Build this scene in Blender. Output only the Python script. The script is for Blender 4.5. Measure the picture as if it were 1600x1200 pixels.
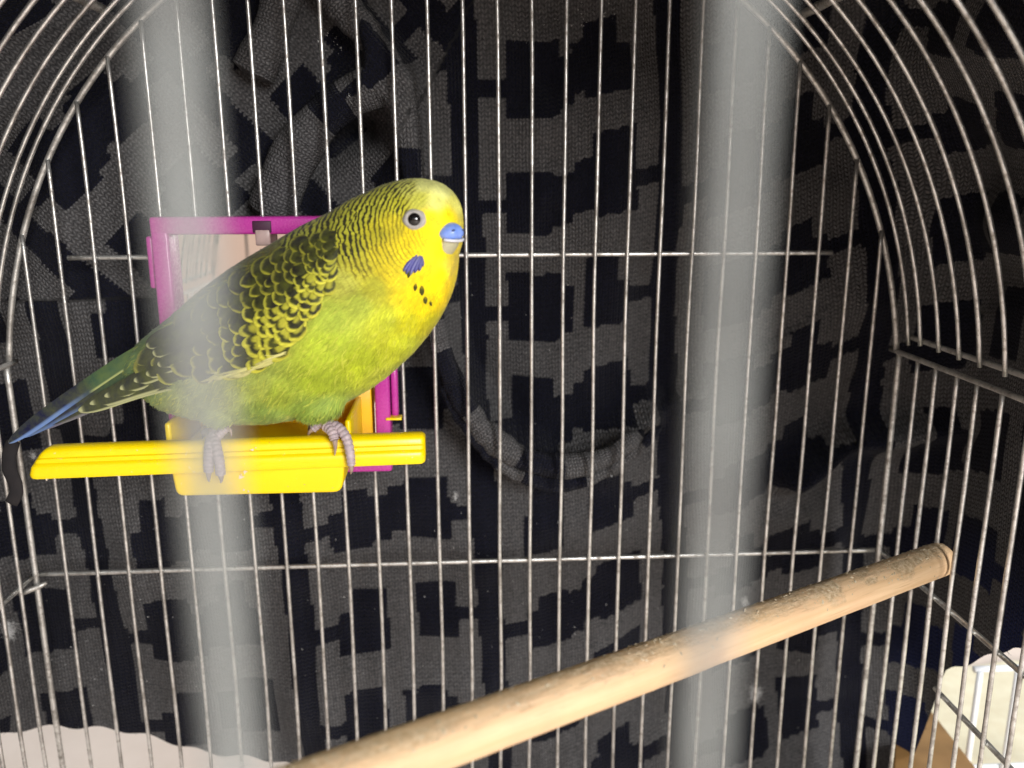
import bpy, bmesh, math, random
import numpy as np
from mathutils import Vector, Matrix
from mathutils.bvhtree import BVHTree

random.seed(7)
rng = np.random.default_rng(7)
scene = bpy.context.scene
for o in list(bpy.data.objects):
    bpy.data.objects.remove(o)
MM = 0.001

# ------------------------------------------------------------------ camera
FPX = 1324.044                                   # focal length in photo pixels (1600 wide)
CAM = np.array([165.212, -313.349, 147.562])     # millimetres, back panel of the cage is Y = 0
YAW, PITCH, ROLL = 0.0629373, 0.2324953, -0.0016729
ca, sa, cb, sb, cc, sc_ = (math.cos(YAW), math.sin(YAW), math.cos(PITCH), math.sin(PITCH),
                           math.cos(ROLL), math.sin(ROLL))
FWD = np.array([sa * cb, ca * cb, -sb])
_r = np.array([ca, -sa, 0.0]); _u = np.cross(_r, FWD)
RGT = _r * cc + _u * sc_
UPV = -_r * sc_ + _u * cc
cam_data = bpy.data.cameras.new("camera")
cam = bpy.data.objects.new("camera", cam_data)
scene.collection.objects.link(cam)
cam.matrix_world = Matrix(((RGT[0], UPV[0], -FWD[0], CAM[0] * MM),
                           (RGT[1], UPV[1], -FWD[1], CAM[1] * MM),
                           (RGT[2], UPV[2], -FWD[2], CAM[2] * MM),
                           (0, 0, 0, 1)))
cam_data.sensor_width = 36.0
cam_data.lens = FPX / 1600 * 36.0
cam_data.clip_start = 0.002
cam_data.clip_end = 20.0
cam_data.dof.use_dof = True
cam_data.dof.focus_distance = 0.277
cam_data.dof.aperture_fstop = cam_data.lens / 2.95   # a phone lens opening of 2.95 mm
scene.camera = cam

# ------------------------------------------------------------------ world, lamps, exposure
world = bpy.data.worlds.new("World"); scene.world = world
world.use_nodes = True
wn = world.node_tree.nodes
# a plain room: pale ceiling and upper walls, peach lower walls
wt = world.node_tree
wtc = wn.new("ShaderNodeTexCoord"); wsx = wn.new("ShaderNodeSeparateXYZ"); wmr = wn.new("ShaderNodeMapRange"); wmx = wn.new("ShaderNodeMix"); wmx.data_type = 'RGBA'
wt.links.new(wtc.outputs["Generated"], wsx.inputs[0]); wt.links.new(wsx.outputs[2], wmr.inputs[0])
wmr.inputs[1].default_value = -0.02; wmr.inputs[2].default_value = 0.30
wt.links.new(wmr.outputs[0], wmx.inputs[0])
wmx.inputs[6].default_value = (0.92, 0.66, 0.52, 1); wmx.inputs[7].default_value = (0.78, 0.85, 0.88, 1)
wt.links.new(wmx.outputs[2], wn["Background"].inputs[0])
wn["Background"].inputs[1].default_value = 0.78

def area(name, loc, target, size, power, col):
    d = bpy.data.lights.new(name, 'AREA'); d.shape = 'DISK'; d.size = size; d.energy = power; d.color = col
    o = bpy.data.objects.new(name, d); scene.collection.objects.link(o)
    o.location = Vector(loc)
    o.rotation_euler = (Vector(target) - Vector(loc)).to_track_quat('-Z', 'Y').to_euler()
    return o
area("window_light", (0.62, -1.20, 0.44), (0.15, -0.04, 0.09), 0.46, 20.5, (1.0, 0.985, 0.96))
area("added_cloth_light", (1.15, 0.02, 0.75), (0.43, 0.04, -0.13), 0.25, 3.6, (1.0, 0.97, 0.92))  # added unseen lamp that gives the cream cloth its sunlight

scene.view_settings.view_transform = 'Standard'
scene.view_settings.look = 'None'
scene.view_settings.exposure = 0.0
scene.view_settings.gamma = 1.0
scene.view_settings.use_curve_mapping = False

# ------------------------------------------------------------------ helpers
def ray(x, y): return FWD + RGT * (x - 800) / FPX - UPV * (y - 600) / FPX
def atY(x, y, Y): d = ray(x, y); return CAM + d * (Y - CAM[1]) / d[1]
def atX(x, y, X): d = ray(x, y); return CAM + d * (X - CAM[0]) / d[0]
def atZ(x, y, Z): d = ray(x, y); return CAM + d * (Z - CAM[2]) / d[2]
def dep(x, y, z): return CAM + ray(x, y) * z

def s2l(c):
    c = np.asarray(c, float) / 255.0
    return np.where(c <= 0.04045, c / 12.92, ((c + 0.055) / 1.055) ** 2.4)

def mesh_obj(name, verts, faces, mat=None, parent=None, smooth=True, attrs=None, kind=None):
    me = bpy.data.meshes.new(name)
    me.from_pydata([tuple(v) for v in (np.asarray(verts) * MM)], [], [tuple(f) for f in faces])
    me.update()
    if smooth:
        me.polygons.foreach_set("use_smooth", [True] * len(me.polygons))
    if attrs:
        for an, (tp, data) in attrs.items():
            a = me.attributes.new(an, tp, 'POINT')
            a.data.foreach_set('color' if tp == 'FLOAT_COLOR' else 'value', np.asarray(data, np.float32).ravel())
    if mat: me.materials.append(mat)
    o = bpy.data.objects.new(name, me); scene.collection.objects.link(o)
    if parent: o.parent = parent
    if kind: o["kind"] = kind
    return o

def empty(name, label=None, cat=None, group=None):
    o = bpy.data.objects.new(name, None); scene.collection.objects.link(o)
    o.empty_display_size = 0.01
    if label: o["label"] = label
    if cat: o["category"] = cat
    if group: o["group"] = group
    return o

def tag(o, label, cat, group=None):
    o["label"] = label; o["category"] = cat
    if group: o["group"] = group
    return o

def tube(pts, rad, sides=8, cap=True, squash=None):
    pts = np.asarray(pts, float); n = len(pts)
    rad = np.full(n, rad, float) if np.isscalar(rad) else np.asarray(rad, float)
    tan = np.gradient(pts, axis=0); tan /= np.linalg.norm(tan, axis=1)[:, None] + 1e-12
    ref = np.array([0.31, 0.22, 0.92]) if abs(tan[0][2]) < 0.9 else np.array([1.0, 0.1, 0.0])
    V = []; F = []
    nrm = ref - tan[0] * (ref @ tan[0]); nrm /= np.linalg.norm(nrm)
    for i in range(n):
        nrm = nrm - tan[i] * (nrm @ tan[i]); nrm /= np.linalg.norm(nrm)
        bi = np.cross(tan[i], nrm)
        for k in range(sides):
            a = 2 * math.pi * k / sides
            V.append(pts[i] + rad[i] * (nrm * math.cos(a) + bi * math.sin(a)))
    for i in range(n - 1):
        for k in range(sides):
            F.append((i * sides + k, i * sides + (k + 1) % sides, (i + 1) * sides + (k + 1) % sides, (i + 1) * sides + k))
    if cap:
        F.append(tuple(range(sides))[::-1]); F.append(tuple(range((n - 1) * sides, n * sides)))
    return V, F

def join(parts):
    V = []; F = []
    for v, f in parts:
        o = len(V); V += [np.asarray(q) for q in v]; F += [tuple(i + o for i in q) for q in f]
    return V, F

def rbox(lo, hi, r=0.6, seg=2):
    bm = bmesh.new(); bmesh.ops.create_cube(bm, size=1)
    lo = np.array(lo, float); hi = np.array(hi, float)
    for v in bm.verts:
        v.co = Vector(((lo + hi) / 2 + np.array(v.co) * (hi - lo)))
    if r > 0: bmesh.ops.bevel(bm, geom=list(bm.edges), offset=r, segments=seg, profile=0.5, affect='EDGES')
    bm.verts.index_update()
    V = [np.array(v.co) for v in bm.verts]; F = [tuple(v.index for v in f.verts) for f in bm.faces]
    bm.free(); return V, F

# cheap value noise for geometry
_perm = rng.random((64, 64, 64))
def vnoise(p, scale=1.0):
    p = np.asarray(p, float) * scale
    i = np.floor(p).astype(int); f = p - i; f = f * f * (3 - 2 * f)
    out = 0
    for dx in (0, 1):
        for dy in (0, 1):
            for dz in (0, 1):
                w = (f[..., 0] if dx else 1 - f[..., 0]) * (f[..., 1] if dy else 1 - f[..., 1]) * (f[..., 2] if dz else 1 - f[..., 2])
                out = out + w * _perm[(i[..., 0] + dx) % 64, (i[..., 1] + dy) % 64, (i[..., 2] + dz) % 64]
    return out * 2 - 1

# ------------------------------------------------------------------ materials
class NT:
    def __init__(self, name):
        self.m = bpy.data.materials.new(name); self.m.use_nodes = True
        self.t = self.m.node_tree; self.b = self.t.nodes["Principled BSDF"]
    def n(self, tp, **kw):
        nd = self.t.nodes.new(tp)
        for k, v in kw.items():
            if hasattr(nd, k): setattr(nd, k, v)
            else: nd.inputs[k].default_value = v
        return nd
    def l(self, a, b): self.t.links.new(a, b)
    def math(self, op, a, b=None, c=None):
        nd = self.t.nodes.new("ShaderNodeMath"); nd.operation = op
        for i, v in enumerate((a, b, c)):
            if v is None: continue
            if isinstance(v, (int, float)): nd.inputs[i].default_value = v
            else: self.l(v, nd.inputs[i])
        return nd.outputs[0]
    def mix(self, f, a, b, blend='MIX'):
        nd = self.t.nodes.new("ShaderNodeMix"); nd.data_type = 'RGBA'; nd.blend_type = blend
        for s, v in ((0, f), (6, a), (7, b)):
            if isinstance(v, (int, float)): nd.inputs[s].default_value = v
            elif isinstance(v, (tuple, list, np.ndarray)): nd.inputs[s].default_value = (v[0], v[1], v[2], 1)
            else: self.l(v, nd.inputs[s])
        return nd.outputs[2]
    def ramp(self, f, lo, hi):
        nd = self.t.nodes.new("ShaderNodeMapRange"); nd.clamp = True
        self.l(f, nd.inputs[0]); nd.inputs[1].default_value = lo; nd.inputs[2].default_value = hi
        return nd.outputs[0]
    def noise(self, scale, detail=3, rough=0.6, vec=None):
        nd = self.t.nodes.new("ShaderNodeTexNoise"); nd.inputs["Scale"].default_value = scale
        nd.inputs["Detail"].default_value = detail; nd.inputs["Roughness"].default_value = rough
        if vec is None:
            if not hasattr(self, "tc"): self.tc = self.t.nodes.new("ShaderNodeTexCoord")
            vec = self.tc.outputs["Object"]
        self.l(vec, nd.inputs["Vector"])
        return nd.outputs[0]
    def bump(self, h, strength, dist):
        nd = self.t.nodes.new("ShaderNodeBump"); nd.inputs["Strength"].default_value = strength
        nd.inputs["Distance"].default_value = dist; self.l(h, nd.inputs["Height"])
        self.l(nd.outputs[0], self.b.inputs["Normal"])
    def set(self, **kw):
        for k, v in kw.items():
            k = k.replace("_", " ")
            if isinstance(v, (int, float)): self.b.inputs[k].default_value = v
            elif isinstance(v, (tuple, list, np.ndarray)): self.b.inputs[k].default_value = (*v[:3], 1)
            else: self.l(v, self.b.inputs[k])

def mat_wire(name, base, dirt, metal=0.85, rough=0.34):
    m = NT(name)
    n1 = m.noise(420, 4, 0.7); n2 = m.noise(90, 3, 0.6)
    f = m.ramp(n1, 0.48, 0.72); g = m.ramp(n2, 0.46, 0.66)
    col = m.mix(f, base, dirt); col = m.mix(m.math('MULTIPLY', g, 0.55), col, tuple(np.array(dirt) * 0.6))
    m.set(Base_Color=col, Metallic=metal)
    m.set(Roughness=m.math('ADD', m.math('MULTIPLY', f, 0.3), rough))
    m.bump(n1, 0.35, 0.0004)
    return m.m

M_wire = mat_wire("galvanised_wire", (0.72, 0.72, 0.70), (0.33, 0.30, 0.27))
M_dull = mat_wire("dull_rail_wire", (0.46, 0.45, 0.43), (0.22, 0.20, 0.18), 0.25, 0.5)
M_front = mat_wire("shaded_front_wire", (0.24, 0.255, 0.25), (0.17, 0.17, 0.165), 0.1, 0.55)  # darker copy of the wire; shade from the phone is put into its colour
M_rail = mat_wire("galvanised_rail", (0.66, 0.65, 0.62), (0.26, 0.23, 0.20), 0.7, 0.42)

def mat_plastic(name, col, rough=0.28, var=0.12, sss=0.0, speck=None):
    m = NT(name)
    n = m.noise(140, 3); n2 = m.noise(900, 2)
    c = m.mix(m.math('MULTIPLY', m.ramp(n, 0.35, 0.7), var), col, tuple(np.array(col) * 0.72))
    if speck is not None:
        c = m.mix(m.math('MULTIPLY', m.ramp(m.noise(520, 4, 0.7), 0.66, 0.72), 0.7), c, speck)
    m.set(Base_Color=c, Roughness=m.math('ADD', m.math('MULTIPLY', n2, 0.16), rough - 0.06))
    if sss: m.set(Subsurface_Weight=sss, Subsurface_Radius=(0.006, 0.004, 0.001)); m.b.inputs["Subsurface Scale"].default_value = 0.3
    m.bump(n2, 0.06, 0.0003)
    return m.m
M_yellow = mat_plastic("yellow_plastic", (0.93, 0.68, 0.0), 0.30, 0.10, 0.0, (0.85, 0.78, 0.55))
M_orange = mat_plastic("amber_plastic", (0.86, 0.47, 0.0), 0.32, 0.25, 0.0, (0.5, 0.36, 0.22))
M_magenta = mat_plastic("magenta_plastic", (0.50, 0.042, 0.33), 0.25, 0.2)
m = NT("mirror_glass"); m.set(Base_Color=(0.93, 0.90, 0.88), Metallic=1.0)
m.set(Roughness=m.math('MULTIPLY', m.ramp(m.noise(70, 4), 0.4, 0.9), 0.12)); M_mirror = m.m
m = NT("dark_hole"); m.set(Base_Color=(0.05, 0.008, 0.035), Roughness=0.6); M_hole = m.m

# wooden dowel : dirt on the upper side is a shape of its own (attribute "dirt")
m = NT("raw_wood")
tcw = m.n("ShaderNodeTexCoord"); mp = m.n("ShaderNodeMapping"); mp.inputs["Scale"].default_value = (1, 1, 1)
at = m.n("ShaderNodeAttribute", attribute_name="along"); ar = m.n("ShaderNodeAttribute", attribute_name="around")
cmb = m.n("ShaderNodeCombineXYZ"); m.l(at.outputs["Fac"], cmb.inputs[0]); m.l(ar.outputs["Fac"], cmb.inputs[1])
mp.inputs["Scale"].default_value = (14, 420, 1); m.l(cmb.outputs[0], mp.inputs[0])
mp2 = m.n("ShaderNodeMapping"); mp2.inputs["Scale"].default_value = (150, 520, 1); m.l(cmb.outputs[0], mp2.inputs[0])
mp3 = m.n("ShaderNodeMapping"); mp3.inputs["Scale"].default_value = (45, 1500, 1); mp3.inputs["Rotation"].default_value = (0, 0, 0.02); m.l(cmb.outputs[0], mp3.inputs[0])
grain = m.noise(1.0, 5, 0.6, mp.outputs[0])
blot = m.noise(60, 4, 0.6); fine = m.noise(600, 4, 0.75); mid = m.noise(1.0, 6, 0.75, mp2.outputs[0]); scr = m.noise(1.0, 3, 0.6, mp3.outputs[0])
ad = m.n("ShaderNodeAttribute", attribute_name="dirt")
col = m.mix(m.ramp(grain, 0.3, 0.75), (0.80, 0.57, 0.35), (0.64, 0.42, 0.22))
col = m.mix(m.math('MULTIPLY', m.ramp(blot, 0.45, 0.75), 0.5), col, (0.68, 0.41, 0.25))
col = m.mix(m.math('MULTIPLY', m.ramp(scr, 0.60, 0.70), 0.45), col, (0.40, 0.24, 0.12))
dm = m.math('MULTIPLY', m.ramp(m.math('ADD', m.math('MULTIPLY', mid, 0.9), m.math('MULTIPLY', ad.outputs["Fac"], 0.62)), 0.72, 0.98), 0.7)
dcol = m.mix(m.ramp(fine, 0.40, 0.60), (0.30, 0.20, 0.10), (0.66, 0.55, 0.38))
col = m.mix(dm, col, dcol)
m.set(Base_Color=col, Roughness=0.62)
m.bump(m.math('ADD', m.math('MULTIPLY', fine, m.math('ADD', m.math('MULTIPLY', dm, 2.5), 0.25)), m.math('MULTIPLY', grain, 0.5)), 0.5, 0.0006)
M_wood = m.m

# plumage : colour attribute plus dark barring that follows the feather rows
def mat_plumage(name, bars=True):
    m = NT(name)
    ac = m.n("ShaderNodeAttribute", attribute_name="Col")
    col = ac.outputs["Color"]
    n0 = m.noise(260, 4, 0.7)
    col = m.mix(m.math('MULTIPLY', m.ramp(n0, 0.35, 0.75), 0.22), col, (0.30, 0.34, 0.02), 'MIX')
    nf = m.noise(1100, 2, 0.7)
    if bars:
        ap = m.n("ShaderNodeAttribute", attribute_name="ph"); ab = m.n("ShaderNodeAttribute", attribute_name="bar")
        w1 = m.noise(330, 2, 0.5); w2 = m.noise(900, 2, 0.6)
        vor = m.n("ShaderNodeTexVoronoi"); vor.inputs["Scale"].default_value = 300; m.l(m.tc.outputs["Object"], vor.inputs["Vector"])
        vs = m.n("ShaderNodeSeparateXYZ"); m.l(vor.outputs["Color"], vs.inputs[0])
        cell = m.math('MULTIPLY', vs.outputs[0], 0.50)
        ph = m.math('ADD', m.math('ADD', ap.outputs["Fac"], cell), m.math('ADD', m.math('MULTIPLY', w1, 1.3), m.math('MULTIPLY', w2, 0.5)))
        s = m.math('SINE', m.math('MULTIPLY', ph, 6.28318))
        st = ab.outputs["Fac"]
        thr = m.math('SUBTRACT', m.math('ADD', 0.26, m.math('MULTIPLY', vs.outputs[1], 0.45)), m.math('MULTIPLY', st, 0.72))
        k = m.math('MULTIPLY', m.math('SUBTRACT', s, thr), 1.7); 
        cl = m.math('MINIMUM', m.math('MAXIMUM', k, 0.0), 1.0)
        k = m.math('MULTIPLY', cl, m.math('MINIMUM', m.math('MULTIPLY', st, 1.25), 0.96))
        dark = m.mix(m.ramp(st, 0.35, 0.85), (0.16, 0.12, 0.005), (0.012, 0.011, 0.008))
        col = m.mix(k, col, dark)
    m.set(Base_Color=col, Roughness=0.62)
    m.b.inputs["Specular IOR Level"].default_value = 0.25
    m.b.inputs["Sheen Weight"].default_value = 0.12
    m.b.inputs["Subsurface Weight"].default_value = 0.0
    m.bump(nf, 0.25, 0.0004)
    return m.m
M_plume = mat_plumage("plumage")
M_feather = mat_plumage("flight_feather", False)

def mat_simple(name, col, rough=0.5, var=None, scale=200, bump=0.0, **kw):
    m = NT(name)
    n = m.noise(scale, 4)
    c = m.mix(m.ramp(n, 0.35, 0.7), col, var if var is not None else tuple(np.array(col) * 0.7))
    m.set(Base_Color=c, Roughness=rough, **kw)
    if bump: m.bump(n, bump, 0.0005)
    return m.m
M_skin = mat_simple("foot_skin", (0.50, 0.40, 0.42), 0.5, (0.33, 0.27, 0.30), 700, 0.4)
M_claw = mat_simple("claw_horn", (0.42, 0.30, 0.24), 0.35, (0.25, 0.19, 0.16), 400)
M_cere = mat_simple("cere_skin", (0.16, 0.30, 0.80), 0.30, (0.26, 0.36, 0.80), 500, 0.15)
M_nostril = mat_simple("nostril_skin", (0.06, 0.09, 0.22), 0.6)
M_beak = mat_simple("beak_horn", (0.52, 0.50, 0.33), 0.45, (0.45, 0.44, 0.30), 260)
M_lip = mat_simple("pale_beak_rim", (0.80, 0.82, 0.90), 0.4)
M_ring = mat_simple("eye_ring_skin", (0.44, 0.41, 0.37), 0.6, (0.30, 0.29, 0.29), 900, 0.3)
m = NT("eyeball"); ac = m.n("ShaderNodeAttribute", attribute_name="Col"); m.set(Base_Color=ac.outputs["Color"], Roughness=0.06); m.b.inputs["Coat Weight"].default_value = 0.6; M_eye = m.m

# knitted sweater
m = NT("knitted_wool")
uv = m.n("ShaderNodeUVMap"); sx = m.n("ShaderNodeSeparateXYZ"); m.l(uv.outputs[0], sx.inputs[0])
U, Vv = sx.outputs[0], sx.outputs[1]
colx = m.math('DIVIDE', U, 2.5)
tri = m.math('ABSOLUTE', m.math('SUBTRACT', m.math('FRACT', colx), 0.5))
row = m.math('ADD', m.math('DIVIDE', Vv, 1.75), m.math('MULTIPLY', tri, 1.1))
st = m.math('ABSOLUTE', m.math('SINE', m.math('MULTIPLY', row, math.pi)))
edge = m.math('SINE', m.math('MULTIPLY', m.math('FRACT', m.math('MULTIPLY', colx, 2.0)), math.pi))
h = m.math('MULTIPLY', m.math('POWER', st, 0.6), m.math('POWER', edge, 0.5))
fz = m.noise(1500, 3, 0.8)
ap = m.n("ShaderNodeAttribute", attribute_name="pat")
pat = ap.outputs["Fac"]
pt = m.ramp(m.math('ADD', pat, m.math('MULTIPLY', m.math('SUBTRACT', h, 0.5), 0.35)), 0.40, 0.60)
melange = m.ramp(m.noise(800, 3, 0.7), 0.3, 0.7)
grey = m.mix(melange, (0.066, 0.065, 0.068), (0.168, 0.164, 0.168))
navy = m.mix(melange, (0.0040, 0.0044, 0.009), (0.0095, 0.0105, 0.024))
ab = m.n("ShaderNodeAttribute", attribute_name="blue")
navy = m.mix(ab.outputs["Fac"], navy, (0.018, 0.030, 0.125))
c = m.mix(pt, navy, grey)
c = m.mix(m.math('MULTIPLY', m.math('SUBTRACT', 1.0, h), 0.6), c, (0.006, 0.006, 0.008))
m.set(Base_Color=c, Roughness=0.95)
m.b.inputs["Specular IOR Level"].default_value = 0.1
m.b.inputs["Sheen Weight"].default_value = 0.04
m.bump(m.math('ADD', h, m.math('MULTIPLY', fz, 0.35)), 0.9, 0.0009)
M_knit = m.m
m = NT("wool_fibre"); acf = m.n("ShaderNodeAttribute", attribute_name="Col"); m.set(Base_Color=acf.outputs["Color"], Roughness=0.9); M_fibre = m.m

M_floor = mat_simple("peach_floor", (0.86, 0.71, 0.62), 0.55, (0.80, 0.65, 0.56), 30, 0.1)
M_lint_light = mat_simple("white_down_and_light", (0.80, 0.80, 0.80), 0.9)
M_card = mat_simple("brown_board", (0.34, 0.185, 0.062), 0.6, (0.27, 0.14, 0.045), 60, 0.1)
M_cream = mat_simple("cream_cloth", (0.88, 0.80, 0.60), 0.9, (0.80, 0.70, 0.50), 110, 0.4)
M_white = mat_simple("white_coated_wire", (0.82, 0.84, 0.86), 0.35, (0.74, 0.76, 0.80), 120)
M_strap = mat_simple("black_ribbon", (0.016, 0.013, 0.014), 0.9, (0.012, 0.010, 0.012), 300, 0.3)

# ------------------------------------------------------------------ floor
FL = -140.0
floor = mesh_obj("floor", [(-900, -1500, FL), (1500, -1500, FL), (1500, 900, FL), (-900, 900, FL)], [(0, 1, 2, 3)], M_floor, smooth=False)
floor["kind"] = "structure"

# ------------------------------------------------------------------ bird cage
S = 12.0; NB = 28; W = NB * S; SD = 12.83; ZM = 83.8; NSIDE = 22
ZBOT = -138.0
cage = empty("bird_cage", "galvanised wire bird cage with arched top seen from inside", "bird cage")
cage.location = (W / 2 * MM, -NSIDE * SD / 2 * MM, FL * MM)
bpy.context.view_layer.update()
cage_inv = cage.matrix_world.inverted()
def part(name, vf, mat, parent=cage, **kw):
    o = mesh_obj(name, vf[0], vf[1], mat, parent, **kw)
    if parent is cage: o.matrix_parent_inverse = cage_inv
    return o
def wob(pts, amp=0.25, seed=0.0, scale=0.02):
    pts = np.asarray(pts, float)
    off = np.stack([vnoise(pts * 1.0 + seed, scale), vnoise(pts + seed + 31.7, scale), np.zeros(len(pts))], 1)
    return pts + off * amp
def line(a, b, n): return np.linspace(np.asarray(a, float), np.asarray(b, float), n)
def wrad(n, r, amp=0.06): return r * (1 + amp * (rng.random(n) * 2 - 1))
def arch_r(phi): return 159.0 + 8.0 * math.exp(-min(phi, math.pi - phi) / math.radians(22))
def arch_pts(Y, grow=0.0, n=64, z0=ZM, a0=0.0, a1=math.pi):
    out = []
    for t in np.linspace(a0, a1, n):
        r = arch_r(t) + grow
        out.append((W / 2 + r * math.cos(t), Y, z0 + r * math.sin(t)))
    return np.array(out)
def arch_top(x, grow=0.0):
    pts = arch_pts(0, grow, 400)
    i = np.argmin(np.abs(pts[:, 0] - x)); return pts[i, 2]

for i in range(1, NB):                                    # the wires of the back panel
    top = arch_top(i * S) - 0.3
    p = wob(line((i * S, -0.6, ZBOT), (i * S, -0.6, top), 42), 0.55, i * 7.3, 0.017)
    part("back_wire", tube(p, wrad(42, 0.74), 8), M_wire)
for x in (0.0, W):                                        # corner posts
    p = wob(line((x, 0, ZBOT), (x, 0, ZM), 30), 0.3, x)
    part("corner_post", tube(p, wrad(30, 1.12, 0.04), 10), M_rail)
part("back_arch", tube(arch_pts(0.6, 0, 90), wrad(90, 1.10, 0.04), 10), M_rail)
part("back_rail", tube(wob(line((1, 1.4, 0.0), (W - 1, 1.4, 0.0), 60), 0.3), wrad(60, 0.95, 0.07), 9), M_wire)
part("back_rail", tube(wob(line((26, 1.3, 121.9), (306.5, 1.3, 121.9), 50), 0.25, 3), wrad(50, 0.92, 0.07), 9), M_wire)
for k in range(1, NSIDE + 1):                             # roof arches and the side wires below them
    Y = -k * SD
    r = 0.80
    j = rng.normal(0, 0.5, 3)
    a = arch_pts(Y + j[0], 1.2, 74, z0=ZM + 4.6)
    a[:, 0] += 0.5 * np.sin(np.linspace(0, 9, 74) + k)
    part("roof_wire", tube(a, wrad(74, r), 8), M_wire)
    for x, sx in ((0.0, -1), (W, 1)):
        p = wob(line((x, Y + j[1 if sx < 0 else 2], ZBOT), (x, Y + j[1 if sx < 0 else 2], ZM), 36), 0.45, k * 3.1 + x)
        part("side_wire", tube(p, wrad(36, r), 8), M_wire)
part("roof_wire", tube(arch_pts(-3.4, 2.3, 80, z0=ZM + 3.0), wrad(80, 0.85), 8), M_wire)
YF = -NSIDE * SD - 0.6
for x, s in ((0.0, -1), (W, 1)):                          # long rails that tie the side wires
    part("side_rail", tube(wob(line((x - s * 1.3, 4.5, ZM), (x - s * 1.3, YF, ZM), 44), 0.3, x + 5), wrad(44, 0.95, 0.06), 10), M_dull)
    part("side_rail", tube(wob(line((x + s * 2.2, -2.0, ZM + 6.0), (x + s * 2.2, YF, ZM + 6.0), 44), 0.3, x + 9), wrad(44, 0.95, 0.06), 10), M_dull)
    part("side_rail", tube(wob(line((x + s * 1.5, 1, -0.4), (x + s * 1.5, YF, -0.4), 44), 0.25, x + 2), wrad(44, 0.98, 0.06), 10), M_wire)
    part("side_rail", tube(line((x + s * 1.9, -46, -33.6), (x + s * 1.9, YF, -33.6), 30), wrad(30, 0.95, 0.05), 10), M_rail)
    xr, zr = (51.1, 198.4) if s < 0 else (285.0, 199.4)
    part("roof_rail", tube(wob(line((xr + s * 1.2, -4, zr + 5.2), (xr + s * 1.2, YF, zr + 5.2), 40), 0.3, x), wrad(40, 1.6, 0.05), 10), M_rail)
# the hook where the lower left rail grips the corner post
part("rail_hook", tube([(-3.5, -4.5, -5.0), (-1.0, -3.0, -4.3), (2.0, -1.9, -3.5), (4.4, -1.4, -2.4)], [0.95, 1.05, 1.0, 0.7], 9), M_rail)
# front panel: the two bars the lens looks between, and their neighbours outside the view
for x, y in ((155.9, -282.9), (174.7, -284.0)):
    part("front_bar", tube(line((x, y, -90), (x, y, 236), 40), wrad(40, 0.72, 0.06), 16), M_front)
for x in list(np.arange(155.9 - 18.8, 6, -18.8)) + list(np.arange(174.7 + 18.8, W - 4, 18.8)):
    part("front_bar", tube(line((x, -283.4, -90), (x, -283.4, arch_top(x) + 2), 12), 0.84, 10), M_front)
part("front_arch", tube(arch_pts(-283.4, 1.0, 60), 1.1, 10), M_rail)

# ------------------------------------------------------------------ wooden perch
A = dep(1282, 942, 265.0); B = dep(700, 1155, 187.0)
dd = (B - A) / np.linalg.norm(B - A)
t0 = (W + 1.5 - A[0]) / dd[0]; t1 = (-283.0 + 8 - A[1]) / dd[1]
n_al, n_ar = 260, 64
RD = 6.0
side = np.cross(dd, (0, 0, 1)); side /= np.linalg.norm(side); upd = np.cross(side, dd)
V = []; F = []; al = []; aro = []; dirt = []
for i in range(n_al):
    t = t0 + (t1 - t0) * i / (n_al - 1)
    c = A + dd * t
    endf = 0.93 if i == 0 else 1.0
    for k in range(n_ar):
        a = 2 * math.pi * k / n_ar
        dirv = side * math.cos(a) + upd * math.sin(a)
        top = max(0.0, math.sin(a))
        nz = vnoise(np.array([[t * 0.10, math.cos(a) * 2.2 + 9, math.sin(a) * 2.2]]))[0]
        nf = vnoise(np.array([[t * 0.9, math.cos(a) * 9 + 9, math.sin(a) * 9]]))[0]
        crust = max(0, top - 0.15) * max(0, nf) * 0.30 * (0.35 + 0.65 * max(0.0, nz + 0.35))
        V.append(c + dirv * (RD * endf * (1 + 0.012 * nz) + crust))
        al.append(t * MM); aro.append(a / (2 * math.pi) * 0.04)
        dirt.append(max(0.0, min(1.0, (top - 0.10) * 1.05)) * (0.7 + 0.3 * nz) + (0.30 if 20 < (t - t0) < 75 and nz > 0 else 0))
for i in range(n_al - 1):
    for k in range(n_ar):
        F.append((i * n_ar + k, i * n_ar + (k + 1) % n_ar, (i + 1) * n_ar + (k + 1) % n_ar, (i + 1) * n_ar + k))
F.append(tuple(range(n_ar))); F.append(tuple(range((n_al - 1) * n_ar, n_al * n_ar))[::-1])
wp = mesh_obj("wooden_perch", V, F, M_wood, attrs={"along": ('FLOAT', al), "around": ('FLOAT', aro), "dirt": ('FLOAT', dirt)})
es = wp.modifiers.new("split", 'EDGE_SPLIT'); es.split_angle = math.radians(55)
tag(wp, "worn round wooden perch crossing the cage at a slant, its end through the side wires", "perch")
V = []; F = []
for q in range(700):                                       # flakes and crumbs stuck to the top of the perch
    t = t0 + (t1 - t0) * rng.random() ** 1.2 * 0.8 + 6; a = math.radians(rng.normal(82, 38))
    dirv = side * math.cos(a) + upd * math.sin(a)
    c = A + dd * t + dirv * (RD + 0.05); s = 0.18 + 0.5 * rng.random() ** 2
    e1 = rng.normal(size=3); e1 -= dirv * (e1 @ dirv); e1 /= np.linalg.norm(e1); e2 = np.cross(dirv, e1)
    o = len(V)
    V += [c + e1 * s * 1.3, c + e2 * s * 0.6, c - e1 * s, c - e2 * s * 0.7, c + dirv * s * 0.55]
    F += [(o, o + 1, o + 4), (o + 1, o + 2, o + 4), (o + 2, o + 3, o + 4), (o + 3, o, o + 4)]
M_crumb = mat_simple("dry_crumbs", (0.68, 0.58, 0.42), 0.9, (0.34, 0.26, 0.16), 300)
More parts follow.
